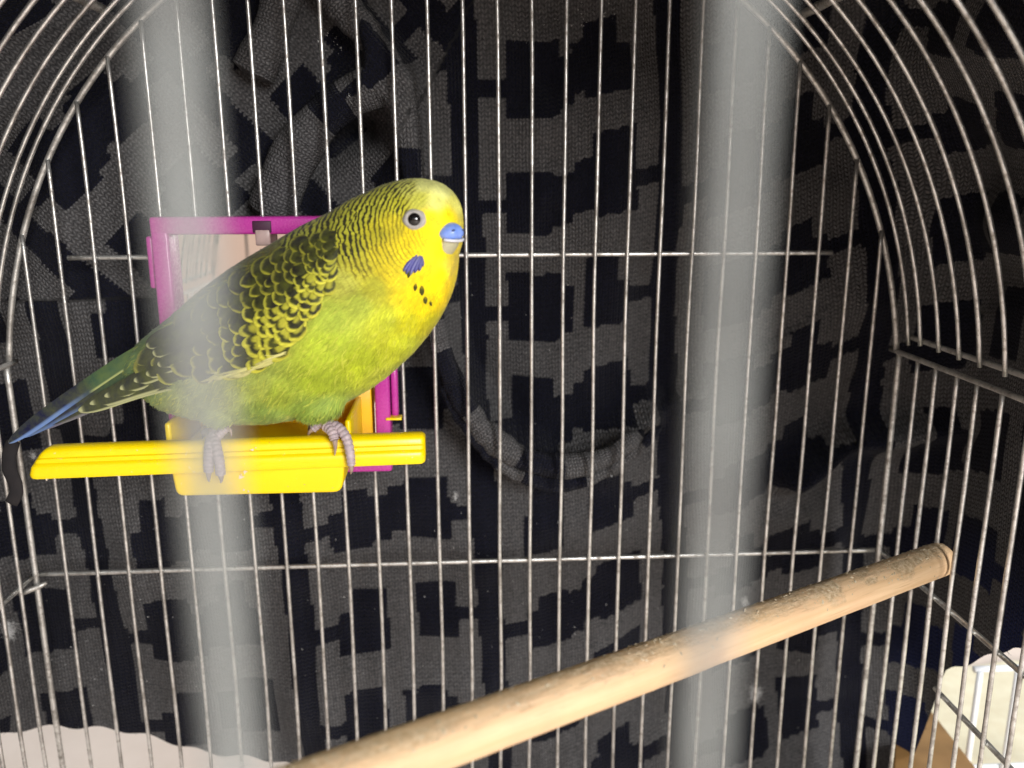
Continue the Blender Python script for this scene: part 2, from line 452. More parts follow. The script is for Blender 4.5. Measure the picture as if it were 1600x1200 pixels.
o = mesh_obj("crumbs", V, F, M_crumb, wp, smooth=False, kind="stuff")

# ------------------------------------------------------------------ mirror toy with yellow cup and ledge
toy = empty("mirror_toy", "magenta framed bird mirror with yellow seed cup and ledge clipped to the back wires", "mirror toy")
x0, x1, z0, z1 = 60.4, 139.6, 43.6, 136.6
fy0, fy1 = -13.0, -3.0
bw = 6.0
fr = [rbox((x0, fy0, z1 - bw), (x1, fy1, z1), 0.9), rbox((x0, fy0 + 0.02, z0), (x1, fy1, z0 + 5.0), 0.9),
      rbox((x0 + 0.01, fy0 + 0.05, z0 + 2), (x0 + bw, fy1 - 0.05, z1 - 2), 0.9), rbox((x1 - bw + 0.6, fy0 + 0.05, z0 + 2), (x1 - 0.01, fy1 - 0.05, z1 - 2), 0.9)]
part("frame", join(fr), M_magenta, toy)
part("mirror_pane", rbox((x0 + 3, -7.0, z0 + 2), (x1 - 3, -6.0, z1 - 3), 0.0), M_mirror, toy, smooth=False)
part("frame_notch", rbox((95.0, -13.4, 131.2), (101.4, -12.7, 135.2), 0.3), M_hole, toy)
part("clip", rbox((95.8, -13.6, 126.8), (100.8, -12.2, 132.2), 0.5), mat_simple("clear_clip", (0.50, 0.36, 0.34), 0.3), toy)
for xx, zz in ((x0 - 2.6, 112), (x1 + 0.4, 64)):
    part("frame_lug", rbox((xx, -10.5, zz), (xx + 2.4, -5, zz + 18), 0.8), M_magenta, toy)
# cup
cup = []
cx0, cx1 = 67.0, 133.0
cup.append(rbox((cx0 + 3, -50, 50.6), (cx1 - 3, -12.5, 53.0), 0.8))
part("back_plate", rbox((cx0, -12.6, 78.6), (cx1, -10.8, 90.0), 0.5), M_orange, toy)
part("back_plate", rbox((cx0, -12.4, 52.0), (cx1, -10.9, 77.2), 0.5), M_orange, toy)
part("cup_wall", rbox((127.6, -46, 58.8), (129.6, -14, 73), 0.8), M_yellow, toy)
part("cup_wall", rbox((70.4, -46, 58.8), (72.4, -14, 73), 0.8), M_yellow, toy)
# front of the cup below the ledge : rounded trapezoid
def poly_slab(poly, y0, y1):
    n = len(poly); V = [(x, y0, z) for x, z in poly] + [(x, y1, z) for x, z in poly]
    F = [tuple(range(n)), tuple(range(n, 2 * n))[::-1]] + [(k, (k + 1) % n, n + (k + 1) % n, n + k)[::-1] for k in range(n)]
    return V, F
def round_poly(pts, r, seg=5):
    out = []; n = len(pts); pts = [np.array(p, float) for p in pts]
    for i in range(n):
        p, a, b = pts[i], pts[i - 1], pts[(i + 1) % n]
        da = (a - p) / np.linalg.norm(a - p); db = (b - p) / np.linalg.norm(b - p)
        for t in np.linspace(0, 1, seg):
            q = (1 - t) ** 2 * (p + da * r) + 2 * t * (1 - t) * p + t * t * (p + db * r)
            out.append(tuple(q))
    return out
cp = round_poly([(72.8, 64), (74.2, 50.4), (126.4, 50.4), (128.8, 64)], 2.6)
o = part("cup", poly_slab(cp, -52.2, -15), M_yellow, toy)
bv = o.modifiers.new("bevel", 'BEVEL'); bv.width = 0.0011; bv.segments = 3; bv.limit_method = 'ANGLE'; bv.angle_limit = math.radians(50)
# ledge : stepped bar across the front
prof = [(-48.6, 59.0), (-48.6, 67.5), (-49.4, 69.3), (-50.8, 70.0), (-53.0, 70.0), (-54.6, 69.4), (-55.3, 68.2), (-55.5, 66.4),
        (-56.1, 66.0), (-56.3, 64.6), (-56.9, 64.2), (-57.4, 63.2), (-57.5, 60.0), (-57.1, 58.9), (-56.0, 58.4), (-50, 58.4)]
def ledge(xa, xb):
    xs = [0.0, 0.25, 0.8, 1.8, 3.2]
    st = []
    for q in xs: st.append((xa, q))
    V = []; F = []; n = len(prof)
    yc, zc = -51.5, 63.0
    cols = []
    L = [(0, .80), (0.35, .90), (1.0, .97), (2.0, 1.0)]
    for q, f in L: cols.append((xa + q, f, 'L'))
    for q in np.linspace(0.1, 0.9, 9): cols.append((xa + 2 + (xb - xa - 4) * q, 1.0, 'M'))
    for q, f in L[::-1]: cols.append((xb - q, f, 'R'))
    for x, f, sd in cols:
        for (y, z) in prof:
            yy = yc + (y - yc) * f; zz = zc + (z - zc) * f
            dx = 0.0
            if sd == 'L': dx = max(0.0, (zz - 60.5)) ** 1.5 * 0.15          # the left end is cut at a slant
            zz = 62.6 + (zz - 62.6) * 0.82; yy = yy + (x - 95.0) * 0.09; zz = zz + 1.3 - (x - 35.0) * 0.011
            V.append((x + dx, yy, zz))
    for i in range(len(cols) - 1):
        for k in range(n):
            F.append((i * n + k, i * n + (k + 1) % n, (i + 1) * n + (k + 1) % n, (i + 1) * n + k))
    F.append(tuple(range(n))); F.append(tuple(range((len(cols) - 1) * n, len(cols) * n))[::-1])
    return V, F
o = part("ledge", ledge(35.0, 153.6), M_yellow, toy)
bm = bmesh.new(); bm.from_mesh(o.data); bmesh.ops.recalc_face_normals(bm, faces=bm.faces); bm.to_mesh(o.data); bm.free()
em = o.modifiers.new("split", 'EDGE_SPLIT'); em.split_angle = math.radians(38)
part("ledge_tab", rbox((138, -14, 63.6), (143.8, -9, 64.5), 0.3), M_yellow, toy)
V = []; F = []
for (px, py, s) in ((378, 745, 1.3), (383, 737, 1.0), (381, 765, .7), (388, 768, .6), (370, 768, .35), (420, 770, .4), (395, 702, .7), (400, 700, .5), (72, 747, 1.0), (69, 742, .7), (520, 762, .3), (300, 730, .5), (476, 757, .4), (450, 760, .3)):
    c = atY(px, py, -52.6 if py > 743 and px > 200 else -57.4)
    for j in range(3):
        e = rng.normal(size=(4, 3)) * s * 0.42; o_ = len(V)
        e[:, 1] *= 0.4
        V += [c + e[0], c + e[1], c + e[2], c + e[3]]
        F += [(o_, o_ + 1, o_ + 2), (o_, o_ + 2, o_ + 3), (o_, o_ + 3, o_ + 1), (o_ + 1, o_ + 3, o_ + 2)]
part("seed_crumbs", (V, F), mat_simple("husk", (0.86, 0.76, 0.62), 0.8), toy, smooth=False, kind="stuff")

# ------------------------------------------------------------------ knitted sweater draped round the cage
def seg_dist(P, poly):
    best = np.full(P.shape[:-1], 1e9); side_ = np.zeros(P.shape[:-1]); along = np.zeros(P.shape[:-1]); acc = 0.0
    for a, b in zip(poly[:-1], poly[1:]):
        a = np.array(a, float); b = np.array(b, float); d = b - a; L = np.linalg.norm(d)
        t = np.clip(((P - a) @ d) / (L * L), 0, 1)
        q = P - (a + t[..., None] * d); dist = np.linalg.norm(q, axis=-1)
        s = (d[0] * q[..., 1] - d[1] * q[..., 0]) / L
        mk = dist < best
        best = np.where(mk, dist, best); side_ = np.where(mk, s, side_); along = np.where(mk, acc + t * L, along); acc += L
    return best, side_, along
def pxline(pts, Y=16.0): return [tuple(atY(x, y, Y)[[0, 2]]) for x, y in pts]

step = 1.35
gx = np.arange(-345, W + 346, step); gz = np.arange(-139, 565, step)
GX, GZ = np.meshgrid(gx, gz); P2 = np.stack([GX, GZ], -1)
hem = np.full(len(gx), -137.0)
hem = np.interp(gx, [-60, 0, 50, 85, 112, 268, 288, 306, 322], [-76, -84, -98, -108, -137, -137, -137, -137, -137]) + 1.0 * np.sin(gx * 0.09)
hem = np.maximum(hem, np.interp(gx, [352, 372, 386, 425, 520], [-139, -118, -57, -22, 0])) + 1.0 * np.sin(gx * 0.31)
GZr = GZ.copy(); GZ = np.maximum(GZ, hem[None, :]); P2 = np.stack([GX, GZ], -1)
P3 = np.stack([GX, GZ, np.zeros_like(GX)], -1)
# outline of the cage (stadium with round top), pushed out a little
cxm = W / 2; R0 = 168.0 + 9.0
dzc = np.maximum(GZ - ZM, 0.0); dxc = GX - cxm
rad = np.sqrt(dxc ** 2 + dzc ** 2) + 1e-9
d_out = rad - R0
nx = dxc / rad; nz = dzc / rad
wav = 20 * vnoise(P3 + 11, 0.013) + 12 * vnoise(P3 * np.array([1.3, 0.6, 1]) + 40, 0.03) + 3.0 * vnoise(P3 + 70, 0.07)
ang = np.arctan2(dzc, dxc)
YB = 26.0 + wav * 0.8 * np.clip((GZ - hem[None, :]) / 45, 0.12, 1)
def ridge(px, w, hgt, soft=1.0):
    d, s, al_ = seg_dist(P2, pxline(px))
    return hgt * np.exp(-(d / w) ** 2), d, s
r1, d1, s1 = ridge([(600, 100), (655, 300), (672, 470), (700, 585), (740, 660), (800, 712), (870, 735), (950, 720), (1030, 665)], 4.4, 10.0)
YB = YB - r1
# behind the rim the inner cloth lies deeper
inn = np.clip((d1 - 2) / 10, 0, 1) * np.exp(-(d1 / 60) ** 2) * (s1 > 0)
YB = YB + inn * 9
rb, db, sb_ = ridge([(700, 560), (745, 672), (800, 735), (880, 762), (960, 745), (1010, 705)], 2.6, 5.0)
YB = YB - rb
r2, d2, s2 = ridge([(430, 330), (470, 240), (520, 170), (590, 125), (625, 130)], 6.0, 24.0); YB -= r2
r3, d3, s3 = ridge([(590, 60), (622, 130), (640, 210), (655, 320)], 4.5, 18.0); YB -= r3
r4, d4, s4 = ridge([(440, 300), (500, 215), (560, 200)], 6.0, -22.0); YB -= r4
r5, d5, s5 = ridge([(560, 20), (585, 90), (620, 140)], 4.0, 14.0); YB -= r5
r6, d6, s6 = ridge([(1250, 760), (1340, 700), (1440, 680), (1560, 640)], 7.0, 20.0); YB -= r6
RB = 26.0
dcl = np.maximum(d_out, 0)
th = np.minimum(dcl / RB, math.pi / 2)
pleat = (3.2 * np.sin(ang * 21 + 3 * vnoise(P3 + 5, 0.01)) + 2.2 * np.sin(ang * 37 + 2)) * np.clip(dcl / 40, 0, 1) * np.clip(dzc / 60, 0, 1)
pl2 = 10 * vnoise(np.stack([GZ * 0.7, np.minimum(dcl, 300) * 0.5, GX * 0 + (GX > cxm) * 50], -1), 0.035) * np.clip(dcl / 30, 0, 1) + 3 * vnoise(P3 + 90, 0.05) * np.clip(dcl / 30, 0, 1)
out_n = RB * np.sin(th) + np.maximum(0, pl2) + pleat
fwd = RB * (1 - np.cos(th)) + np.maximum(0, dcl - RB * math.pi / 2)
ins = d_out <= 0
SX = np.where(ins, GX, cxm + nx * (R0 + out_n)); SZ = np.where(ins, GZ, np.where(dzc > 0, ZM + nz * (R0 + out_n), GZ))
fade = np.clip(1 - dcl / 50, 0.15, 1)
SY = 26 + (YB - 26) * fade - fwd
SY = np.maximum(SY, np.where(ins, 5.5, -1e9))
# pattern coordinates, warped with the drape
WU = GX + 5 * vnoise(P3 + 120, 0.012) + (GZ - 20) * 0.05
WV = GZ + 6 * vnoise(P3 + 150, 0.012) - np.clip(GX - 200, 0, 200) * 0.28 + np.clip(120 - GX, 0, 300) * 0.10
# the upper left is another piece of the garment, turned
turn = 1 / (1 + np.exp(-((60 + (GZ - 120) * 0.55) - (GX - 60)) / 4)) * (GZ > 105)
turn = np.where(d1 < 0, 0, turn)
ca2, sa2 = math.cos(0.75), math.sin(0.75)
TU = GX * ca2 + GZ * sa2; TV = -GX * sa2 + GZ * ca2
PU = np.where(turn > 0.5, TU, WU); PV = np.where(turn > 0.5, TV, WV)
_hash = rng.random((97, 89, 6))
def motif(u, v):
    u = (u - 176.0) / 82.0; iu = np.round(u); a = (u - iu) * 285.0; v = v / 45.0
    v = v + np.where(a > 0, 0.22, 0.0) + 0.13 * iu
    iv = np.floor(v); fv = v - iv; sd = (a > 0).astype(int)
    H = _hash[((iu * 2 + sd).astype(int)) % 97, iv.astype(int) % 89]
    aa = np.abs(a)
    dark = aa < 17 + 5 * H[..., 0]
    rect = (aa > 50 + 10 * H[..., 1]) & (aa < 112 + 20 * H[..., 2]) & (fv < 0.52 + 0.18 * H[..., 3])
    bridge = (aa <= 62) & (fv > 0.18) & (fv < 0.32) & (H[..., 4] > 0.25)
    tab = (aa >= 105) & (aa < 143) & (fv > 0.06) & (fv < 0.50) & (H[..., 5] > 0.35)
    notch = (aa > 45) & (aa < 76) & (fv > 0.40) & (H[..., 1] > 0.5)
    return ~((dark | rect | bridge | tab) & ~notch)
pat = motif(PU, PV).astype(float)
rimband = ((d1 < 5.0) & (np.sin(al_ if False else d1 * 0 + GX * 0.42 + GZ * 0.2) > 0.1))
blue = np.clip((GX - (W + 20)) / 40, 0, 1) * np.clip((20 - GZ) / 60, 0, 1)
ny, nxn = GX.shape
idx = np.arange(ny * nxn).reshape(ny, nxn)
# hem : the lower edge rises on the right and on the left front
lim = np.where(gx > cxm, 165.0, 150.0)
hmin = np.minimum(hem, np.minimum(np.roll(hem, 1), np.roll(hem, -1)))
keep = (GZr >= hmin[None, :] - step * 1.5) & (dcl <= np.where(dzc > 70, 318, 165 + 153 * np.clip(dzc / 70, 0, 1))) & (np.abs(np.gradient(SX, axis=1)) < 40)  # roof cover carried forward out of view, added to darken the top
fk = keep[:-1, :-1] & keep[1:, :-1] & keep[:-1, 1:] & keep[1:, 1:]
q = np.stack([idx[:-1, :-1], idx[:-1, 1:], idx[1:, 1:], idx[1:, :-1]], -1)[fk]
VS = np.stack([SX, SY, SZ], -1).reshape(-1, 3)
used = np.unique(q); remap = np.full(len(VS), -1); remap[used] = np.arange(len(used))
q = remap[q]; VS = VS[used]
sw = mesh_obj("knitted_sweater", VS, q.tolist(), M_knit, attrs={"pat": ('FLOAT', pat.ravel()[used]), "blue": ('FLOAT', blue.ravel()[used])})
uvl = sw.data.uv_layers.new(name="UVMap")
li = np.empty(len(sw.data.loops), np.int32); sw.data.loops.foreach_get("vertex_index", li)
uvc = np.stack([PU.ravel()[used][li], PV.ravel()[used][li]], 1).astype(np.float32)
uvl.data.foreach_set("uv", uvc.ravel())
tag(sw, "dark knitted sweater with grey and navy block pattern draped behind the cage", "sweater")
# loose wool fibres standing off the knit
nf_ = 26000
si = rng.integers(0, len(VS), nf_)
pf = VS[si]; patf = pat.ravel()[used][si]
dirf = rng.normal(size=(nf_, 3)); dirf[:, 1] = -np.abs(dirf[:, 1]) * 0.7 - 0.2
dirf /= np.linalg.norm(dirf, axis=1)[:, None]
ln = 0.7 + 1.1 * rng.random(nf_)
sdv = np.cross(dirf, rng.normal(size=(nf_, 3))); sdv /= np.linalg.norm(sdv, axis=1)[:, None]
w_ = 0.07
mid_ = pf + dirf * ln[:, None] * 0.6; tip_ = pf + dirf * ln[:, None] + rng.normal(size=(nf_, 3)) * 0.35
Vf = np.stack([pf - sdv * w_, pf + sdv * w_, mid_ + sdv * w_ * .8, mid_ - sdv * w_ * .8, tip_], 1).reshape(-1, 3)
b5 = np.arange(nf_)[:, None] * 5
Ff = np.concatenate([b5 + np.array([0, 1, 2, 3])], 0).tolist() + (b5 + np.array([3, 2, 4])).tolist()
cf = np.where(patf[:, None] > 0.5, np.array([[0.13, 0.12, 0.115]]), np.array([[0.014, 0.015, 0.026]]))
cf = np.repeat(np.concatenate([cf, np.ones((nf_, 1))], 1), 5, axis=0)
mesh_obj("wool_fibres", Vf, Ff, M_fibre, sw, attrs={"Col": ('FLOAT_COLOR', cf)}, kind="stuff")

def roll(px, Yc, rad_, name):
    pts = np.array([atY(x, y, Yc) for x, y in px]); m_ = 120
    pp = np.array([cr0(pts, t * (len(pts) - 1)) for t in np.linspace(0, 1, m_)])
    rr = rad_ * (0.85 + 0.25 * vnoise(pp + 7, 0.06)) * np.minimum(1, np.minimum(np.linspace(0.2, 14, m_), np.linspace(14, 0.2, m_)))
    V, F = tube(pp, rr, 18)
    V = np.array(V); V = V + 0.5 * vnoise(V, 0.35)[:, None] * np.array([1, 1, 1])
    al2 = np.repeat(np.concatenate([[0], np.cumsum(np.linalg.norm(np.diff(pp, axis=0), axis=1))]), 18)
    pt_ = ((np.floor(al2 / 17.0 + 0.5 * np.sin(al2 * 0.11)) % 3) > 1.5).astype(float)
    if name == 'sleeve_fold': pt_ = 1 - pt_
    o = mesh_obj(name, V, F, M_knit, sw, attrs={"pat": ('FLOAT', pt_), "blue": ('FLOAT', pt_ * 0)})
    ul = o.data.uv_layers.new(name="UVMap"); li = np.empty(len(o.data.loops), np.int32); o.data.loops.foreach_get("vertex_index", li)
    ar2 = np.tile(np.arange(18) / 18.0 * 2 * math.pi * rad_, m_)
    ul.data.foreach_set("uv", np.stack([al2[li], ar2[li]], 1).astype(np.float32).ravel())
def cr0(arr, t):
    arr = np.asarray(arr, float); n = len(arr); i = min(int(t), n - 2); f = t - i
    p0 = arr[max(i - 1, 0)]; p1 = arr[i]; p2 = arr[i + 1]; p3 = arr[min(i + 2, n - 1)]
    return 0.5 * ((2 * p1) + (-p0 + p2) * f + (2 * p0 - 5 * p1 + 4 * p2 - p3) * f * f + (-p0 + 3 * p1 - 3 * p2 + p3) * f ** 3)
roll([(640, 330), (668, 450), (694, 560), (735, 645), (795, 705), (870, 728), (945, 715), (1005, 675)], 9.5, 5.6, "collar_rib")
roll([(688, 590), (722, 655), (775, 718), (840, 752), (905, 752), (970, 722), (1035, 665)], 11.0, 3.0, "collar_hem")
roll([(418, 345), (440, 290), (462, 240), (500, 190), (555, 148), (612, 128)], 14.0, 9.5, "sleeve_fold")
roll([(598, 70), (620, 130), (636, 200), (646, 270), (654, 345)], 13.0, 6.0, "sleeve_fold")
roll([(500, -40), (545, 20), (590, 75), (618, 130)], 15.0, 6.5, "sleeve_fold")
roll([(392, 120), (420, 60), (440, 0), (450, -50)], 17.0, 8.0, "sleeve_fold")
sw_bvh = BVHTree.FromPolygons([Vector(v) for v in VS], q.tolist())
def on_sweater(px, py, off=0.6):
    h = sw_bvh.ray_cast(Vector(CAM), Vector(ray(px, py)))
    return None if h[0] is None else np.array(h[0]) - ray(px, py) * off
# lint and seed dust, upper white specks imitating light through stitches, tufts of down
V = []; F = []
def speck(c, s):
    e = rng.normal(size=(4, 3)) * s; o_ = len(V)
    V.extend([c + e[0], c + e[1], c + e[2], c + e[3]])
    F.extend([(o_, o_ + 1, o_ + 2), (o_, o_ + 2, o_ + 3), (o_, o_ + 3, o_ + 1), (o_ + 1, o_ + 3, o_ + 2)])
for cx_, cy_, sx_, sy_, n_ in ((520, 60, 16, 14, 26), (905, 18, 30, 14, 30), (820, 50, 20, 15, 12), (960, 20, 30, 12, 14), (420, 30, 20, 25, 10), (750, 640, 200, 150, 70), (800, 930, 260, 130, 110), (150, 930, 90, 120, 50), (300, 1080, 200, 60, 50), (1250, 980, 100, 100, 25)):
    for _ in range(n_):
        c = on_sweater(rng.normal(cx_, sx_), rng.normal(cy_, sy_), 1.0)
        if c is not None: speck(c, 0.10 + 0.16 * rng.random() ** 2)
mesh_obj("lint_and_light_specks", V, F, M_lint_light, sw, smooth=False, kind="stuff")
def down_tuft(px, py, r, n, label):
    c = on_sweater(px, py, 1.5)
    if c is None: return
    V = []; F = []
    for _ in range(n):
        d = rng.normal(size=3) * 0.8 + np.array([-0.3, -0.2, 0.9]) * (1 if rng.random() > 0.35 else -0.6); d /= np.linalg.norm(d); d[1] *= 0.5; L = r * (0.3 + 0.6 * rng.random())
        s = np.cross(d, rng.normal(size=3)); s /= np.linalg.norm(s); s *= 0.045
        a = c + rng.normal(size=3) * r * np.array([0.22, 0.1, 0.42]); b_ = a + d * L * .55 + rng.normal(size=3) * 0.2; e = a + d * L + rng.normal(size=3) * 0.5
        o_ = len(V); V += [a - s, a + s, b_ + s, b_ - s, e]; F += [(o_, o_ + 1, o_ + 2, o_ + 3), (o_ + 3, o_ + 2, o_ + 4)]
    tag(mesh_obj("down_feather", V, F, M_lint_light), label, "down feather", "down feathers caught on the sweater")
down_tuft(1180, 1085, 5.2, 420, "largest white down tuft low on the sweater, under the wooden perch")
down_tuft(1163, 940, 2.8, 200, "small white down tuft just above the wooden perch")
down_tuft(14, 985, 4.5, 380, "white down tuft at the left edge below the corner post hook")
down_tuft(52, 712, 1.8, 110, "tiny white down tuft beside the left end of the yellow ledge")
down_tuft(712, 775, 1.6, 80, "tiny pale down wisp below the right end of the yellow ledge")
down_tuft(545, 152, 1.8, 10, "thin pale wisp on the sweater fold above the bird's back")

# black ribbon hanging at the left corner
pts = [dep(20, 690, 292), dep(14, 712, 291), dep(15, 735, 290), dep(24, 755, 290), dep(26, 770, 290.5), dep(18, 786, 291.5)]
pts = np.array(pts); tt = np.linspace(0, 1, 24)
pp = np.stack([np.interp(tt, np.linspace(0, 1, 6), pts[:, k]) for k in range(3)], 1)
V, F = tube(pp, 2.6 - 0.6 * np.abs(tt - 0.4), 10)
V = np.array(V); ctr = np.repeat(pp, 10, axis=0); off = V - ctr; V = ctr + off * np.array([1.0, 0.35, 1.0])
tag(mesh_obj("black_ribbon", V, F, M_strap), "short black ribbon hanging at the left corner under the tail tip", "ribbon")

# ------------------------------------------------------------------ things outside, lower right
def board():
    a = atZ(1436, 1085, FL + 34); b = atZ(1530, 1205, FL + 34); c = atZ(1395, 1210, FL + 34); d = atZ(1398, 1108, FL + 34)
    poly = [a, b, c, d]; V = [p for p in poly] + [p - np.array([0, 0, 30.0]) for p in poly]
    F = [(0, 1, 2, 3)[::-1], (4, 5, 6, 7)] + [(k, (k + 1) % 4, 4 + (k + 1) % 4, 4 + k) for k in range(4)]
    return V, F
o = mesh_obj("brown_board", *board(), M_card, smooth=False)
bv = o.modifiers.new("bevel", 'BEVEL'); bv.width = 0.001; bv.segments = 2
tag(o, "brown board lying outside the cage at the lower right", "board")
gxc = np.linspace(352, 640, 60); gyc = np.linspace(-160, 130, 60); XC, YC = np.meshgrid(gxc, gyc)
ZC = FL + 3 + 2.0 * vnoise(np.stack([XC, YC, XC * 0], -1), 0.03) + 0.5 * vnoise(np.stack([XC, YC, XC * 0], -1), 0.2)
i2 = np.arange(3600).reshape(60, 60)
o = mesh_obj("cream_cloth", np.stack([XC, YC, ZC], -1).reshape(-1, 3), np.stack([i2[:-1, :-1], i2[:-1, 1:], i2[1:, 1:], i2[1:, :-1]], -1).reshape(-1, 4).tolist(), M_cream)
tag(o, "cream cloth on the floor right of the cage", "cloth")
rack = empty("wire_rack", "white coated wire rack standing outside the cage at the lower right", "wire rack")
Yr = 16.0
def rk(px, py): return atY(px, py, Yr)
zt = rk(1520, 1046)[2]
xs = [rk(1527, 1046)[0], rk(1585, 1050)[0]]
xs.append(xs[1] + (xs[1] - xs[0])); xs.append(xs[2] + (xs[1] - xs[0]))
part("top_bar", tube(line((xs[0] - 1.5, Yr, zt), (xs[-1] + 2, Yr, zt), 8), 1.5, 10), M_white, rack)
for x in xs: part("upright", tube(line((x, Yr - 2.2, FL + 3), (x, Yr - 2.2, zt - 0.3), 8), 1.35, 10), M_white, rack)
part("foot_bar", tube(line((xs[0] - 1.5, Yr, FL + 22), (xs[-1] + 2, Yr, FL + 22), 8), 1.3, 10), M_white, rack)

# ------------------------------------------------------------------ budgerigar
PSI = math.atan(0.17)
AX = np.array([math.cos(PSI), -math.sin(PSI), 0.0]); LN = np.array([-math.sin(PSI), -math.cos(PSI), 0.0]); ZU = np.array([0, 0, 1.0])
BO = np.array([100.0, -53.0, 0.0])
def bp(px, py, l=0.0):                                    # a point of the bird's own long plane, moved l towards its left side
    d = ray(px, py); t = ((BO - CAM) @ LN + l) / (d @ LN); return CAM + d * t
def loc(p): p = np.asarray(p) - BO; return np.stack([p @ AX, p @ ZU, p @ LN], -1)
def unl(u, w, l): return BO + AX * u + ZU * w + LN * l

bird = empty("budgerigar", "green and yellow budgerigar with blue cere perched on the yellow ledge", "bird")

stations = [  # dorsal px, ventral px, half width mm, sideways shift mm
    ((200, 556), (205, 596), 4.0, 0), ((232, 524), (238, 622), 8.0, 0), ((270, 494), (270, 640), 11.5, 0),
    ((320, 452), (318, 652), 15.0, 0), ((375, 412), (375, 658), 18.0, 0), ((430, 379), (440, 656), 20.0, 0),
    ((480, 350), (515, 638), 21.0, 0), ((520, 330), (585, 602), 20.5, 0), ((550, 312), (640, 556), 18.8, 0.3),
    ((578, 299), (680, 508), 16.6, 0.8), ((604, 288), (703, 466), 14.8, 1.4), ((632, 281), (714, 432), 13.4, 2.2),
    ((662, 279), (717, 408), 12.2, 3.0), ((690, 285), (719, 396), 10.2, 3.8), ((710, 298), (723, 386), 7.4, 4.4), ((722, 316), (726, 372), 4.4, 4.8), ((726, 332), (727, 358), 2.0, 5.0)]
NR = 48; V = []; F = []
# denser stations by interpolation
def cr(arr, t):
    arr = np.asarray(arr, float); n = len(arr); i = min(int(t), n - 2); f = t - i
    p0 = arr[max(i - 1, 0)]; p1 = arr[i]; p2 = arr[i + 1]; p3 = arr[min(i + 2, n - 1)]
    return 0.5 * ((2 * p1) + (-p0 + p2) * f + (2 * p0 - 5 * p1 + 4 * p2 - p3) * f * f + (-p0 + 3 * p1 - 3 * p2 + p3) * f ** 3)
T2 = [loc(bp(*s[0]))[:2] for s in stations]; B2 = [loc(bp(*s[1]))[:2] for s in stations]
LW = [s[2] for s in stations]; LS = [s[3] for s in stations]
ts = np.linspace(0, len(stations) - 1, 90)
for t in ts:
    a = cr(T2, t); b = cr(B2, t); lw = float(cr(np.array(LW)[:, None], t)[0]); ls = float(cr(np.array(LS)[:, None], t)[0])
    c = (a + b) / 2; h = (a - b) / 2
    for k in range(NR):
        f = 2 * math.pi * k / NR
        cf_, sf = math.cos(f), math.sin(f)
        e = 0.90
        q2 = c + h * (math.copysign(abs(cf_) ** e, cf_)); l = ls + lw * math.copysign(abs(sf) ** e, sf)
        V.append(unl(q2[0], q2[1], l))
for i in range(len(ts) - 1):
    for k in range(NR): F.append((i * NR + k, i * NR + (k + 1) % NR, (i + 1) * NR + (k + 1) % NR, (i + 1) * NR + k))
F.append(tuple(range(NR))[::-1]); F.append(tuple(range((len(ts) - 1) * NR, len(ts) * NR)))
def ellipsoid(c, axes, n=16, m_=24):
    V = []; F = []
    for i in range(n + 1):
        th_ = math.pi * i / n
        for k in range(m_):
            a = 2 * math.pi * k / m_
            V.append(c + axes[0] * math.sin(th_) * math.cos(a) + axes[1] * math.sin(th_) * math.sin(a) + axes[2] * math.cos(th_))
    for i in range(n):
        for k in range(m_): F.append((i * m_ + k, i * m_ + (k + 1) % m_, (i + 1) * m_ + (k + 1) % m_, (i + 1) * m_ + k))
    return V, F
pieces = [(V, F)]
# feathered thighs and the round cheek
pieces.append(ellipsoid(bp(500, 626, 9), (AX * 8, LN * 6, ZU * 6.2 + AX * 1.5)))
pieces.append(ellipsoid(bp(345, 632, 8), (AX * 7, LN * 6, ZU * 6.5)))
pieces.append(ellipsoid(bp(640, 400, 8), (AX * 13, LN * 8.5, ZU * 14)))
V, F = join(pieces)
bo = mesh_obj("body", V, F, M_plume)
bmx = bmesh.new(); bmx.from_mesh(bo.data); bmesh.ops.recalc_face_normals(bmx, faces=bmx.faces); bmx.to_mesh(bo.data); bmx.free()
mr = bo.modifiers.new("r", 'REMESH'); mr.mode = 'VOXEL'; mr.voxel_size = 0.0008
ms = bo.modifiers.new("s", 'SMOOTH'); ms.factor = 0.5; ms.iterations = 14
dg = bpy.context.evaluated_depsgraph_get()
me2 = bpy.data.meshes.new_from_object(bo.evaluated_get(dg))
bo.modifiers.clear(); old = bo.data; bo.data = me2; bpy.data.meshes.remove(old); me2.name = "body"
me2.polygons.foreach_set("use_smooth", [True] * len(me2.polygons))
if not me2.materials: me2.materials.append(M_plume)
nv = len(me2.vertices); BV = np.empty(nv * 3, np.float32); me2.vertices.foreach_get("co", BV); BV = BV.reshape(-1, 3).astype(float) / MM
BN = np.empty(nv * 3, np.float32); me2.vertices.foreach_get("normal", BN); BN = BN.reshape(-1, 3).astype(float)
bvh = BVHTree.FromPolygons([Vector(v) for v in BV], [tuple(p.vertices) for p in me2.polygons])
bo.parent = bird
def hit(px, py):
    h = bvh.ray_cast(Vector(CAM), Vector(ray(px, py)))
    if h[0] is None:
        d = ray(px, py); d0 = bp(px, py)
        h = bvh.find_nearest(Vector(d0))
    return np.array(h[0]), np.array(h[1])

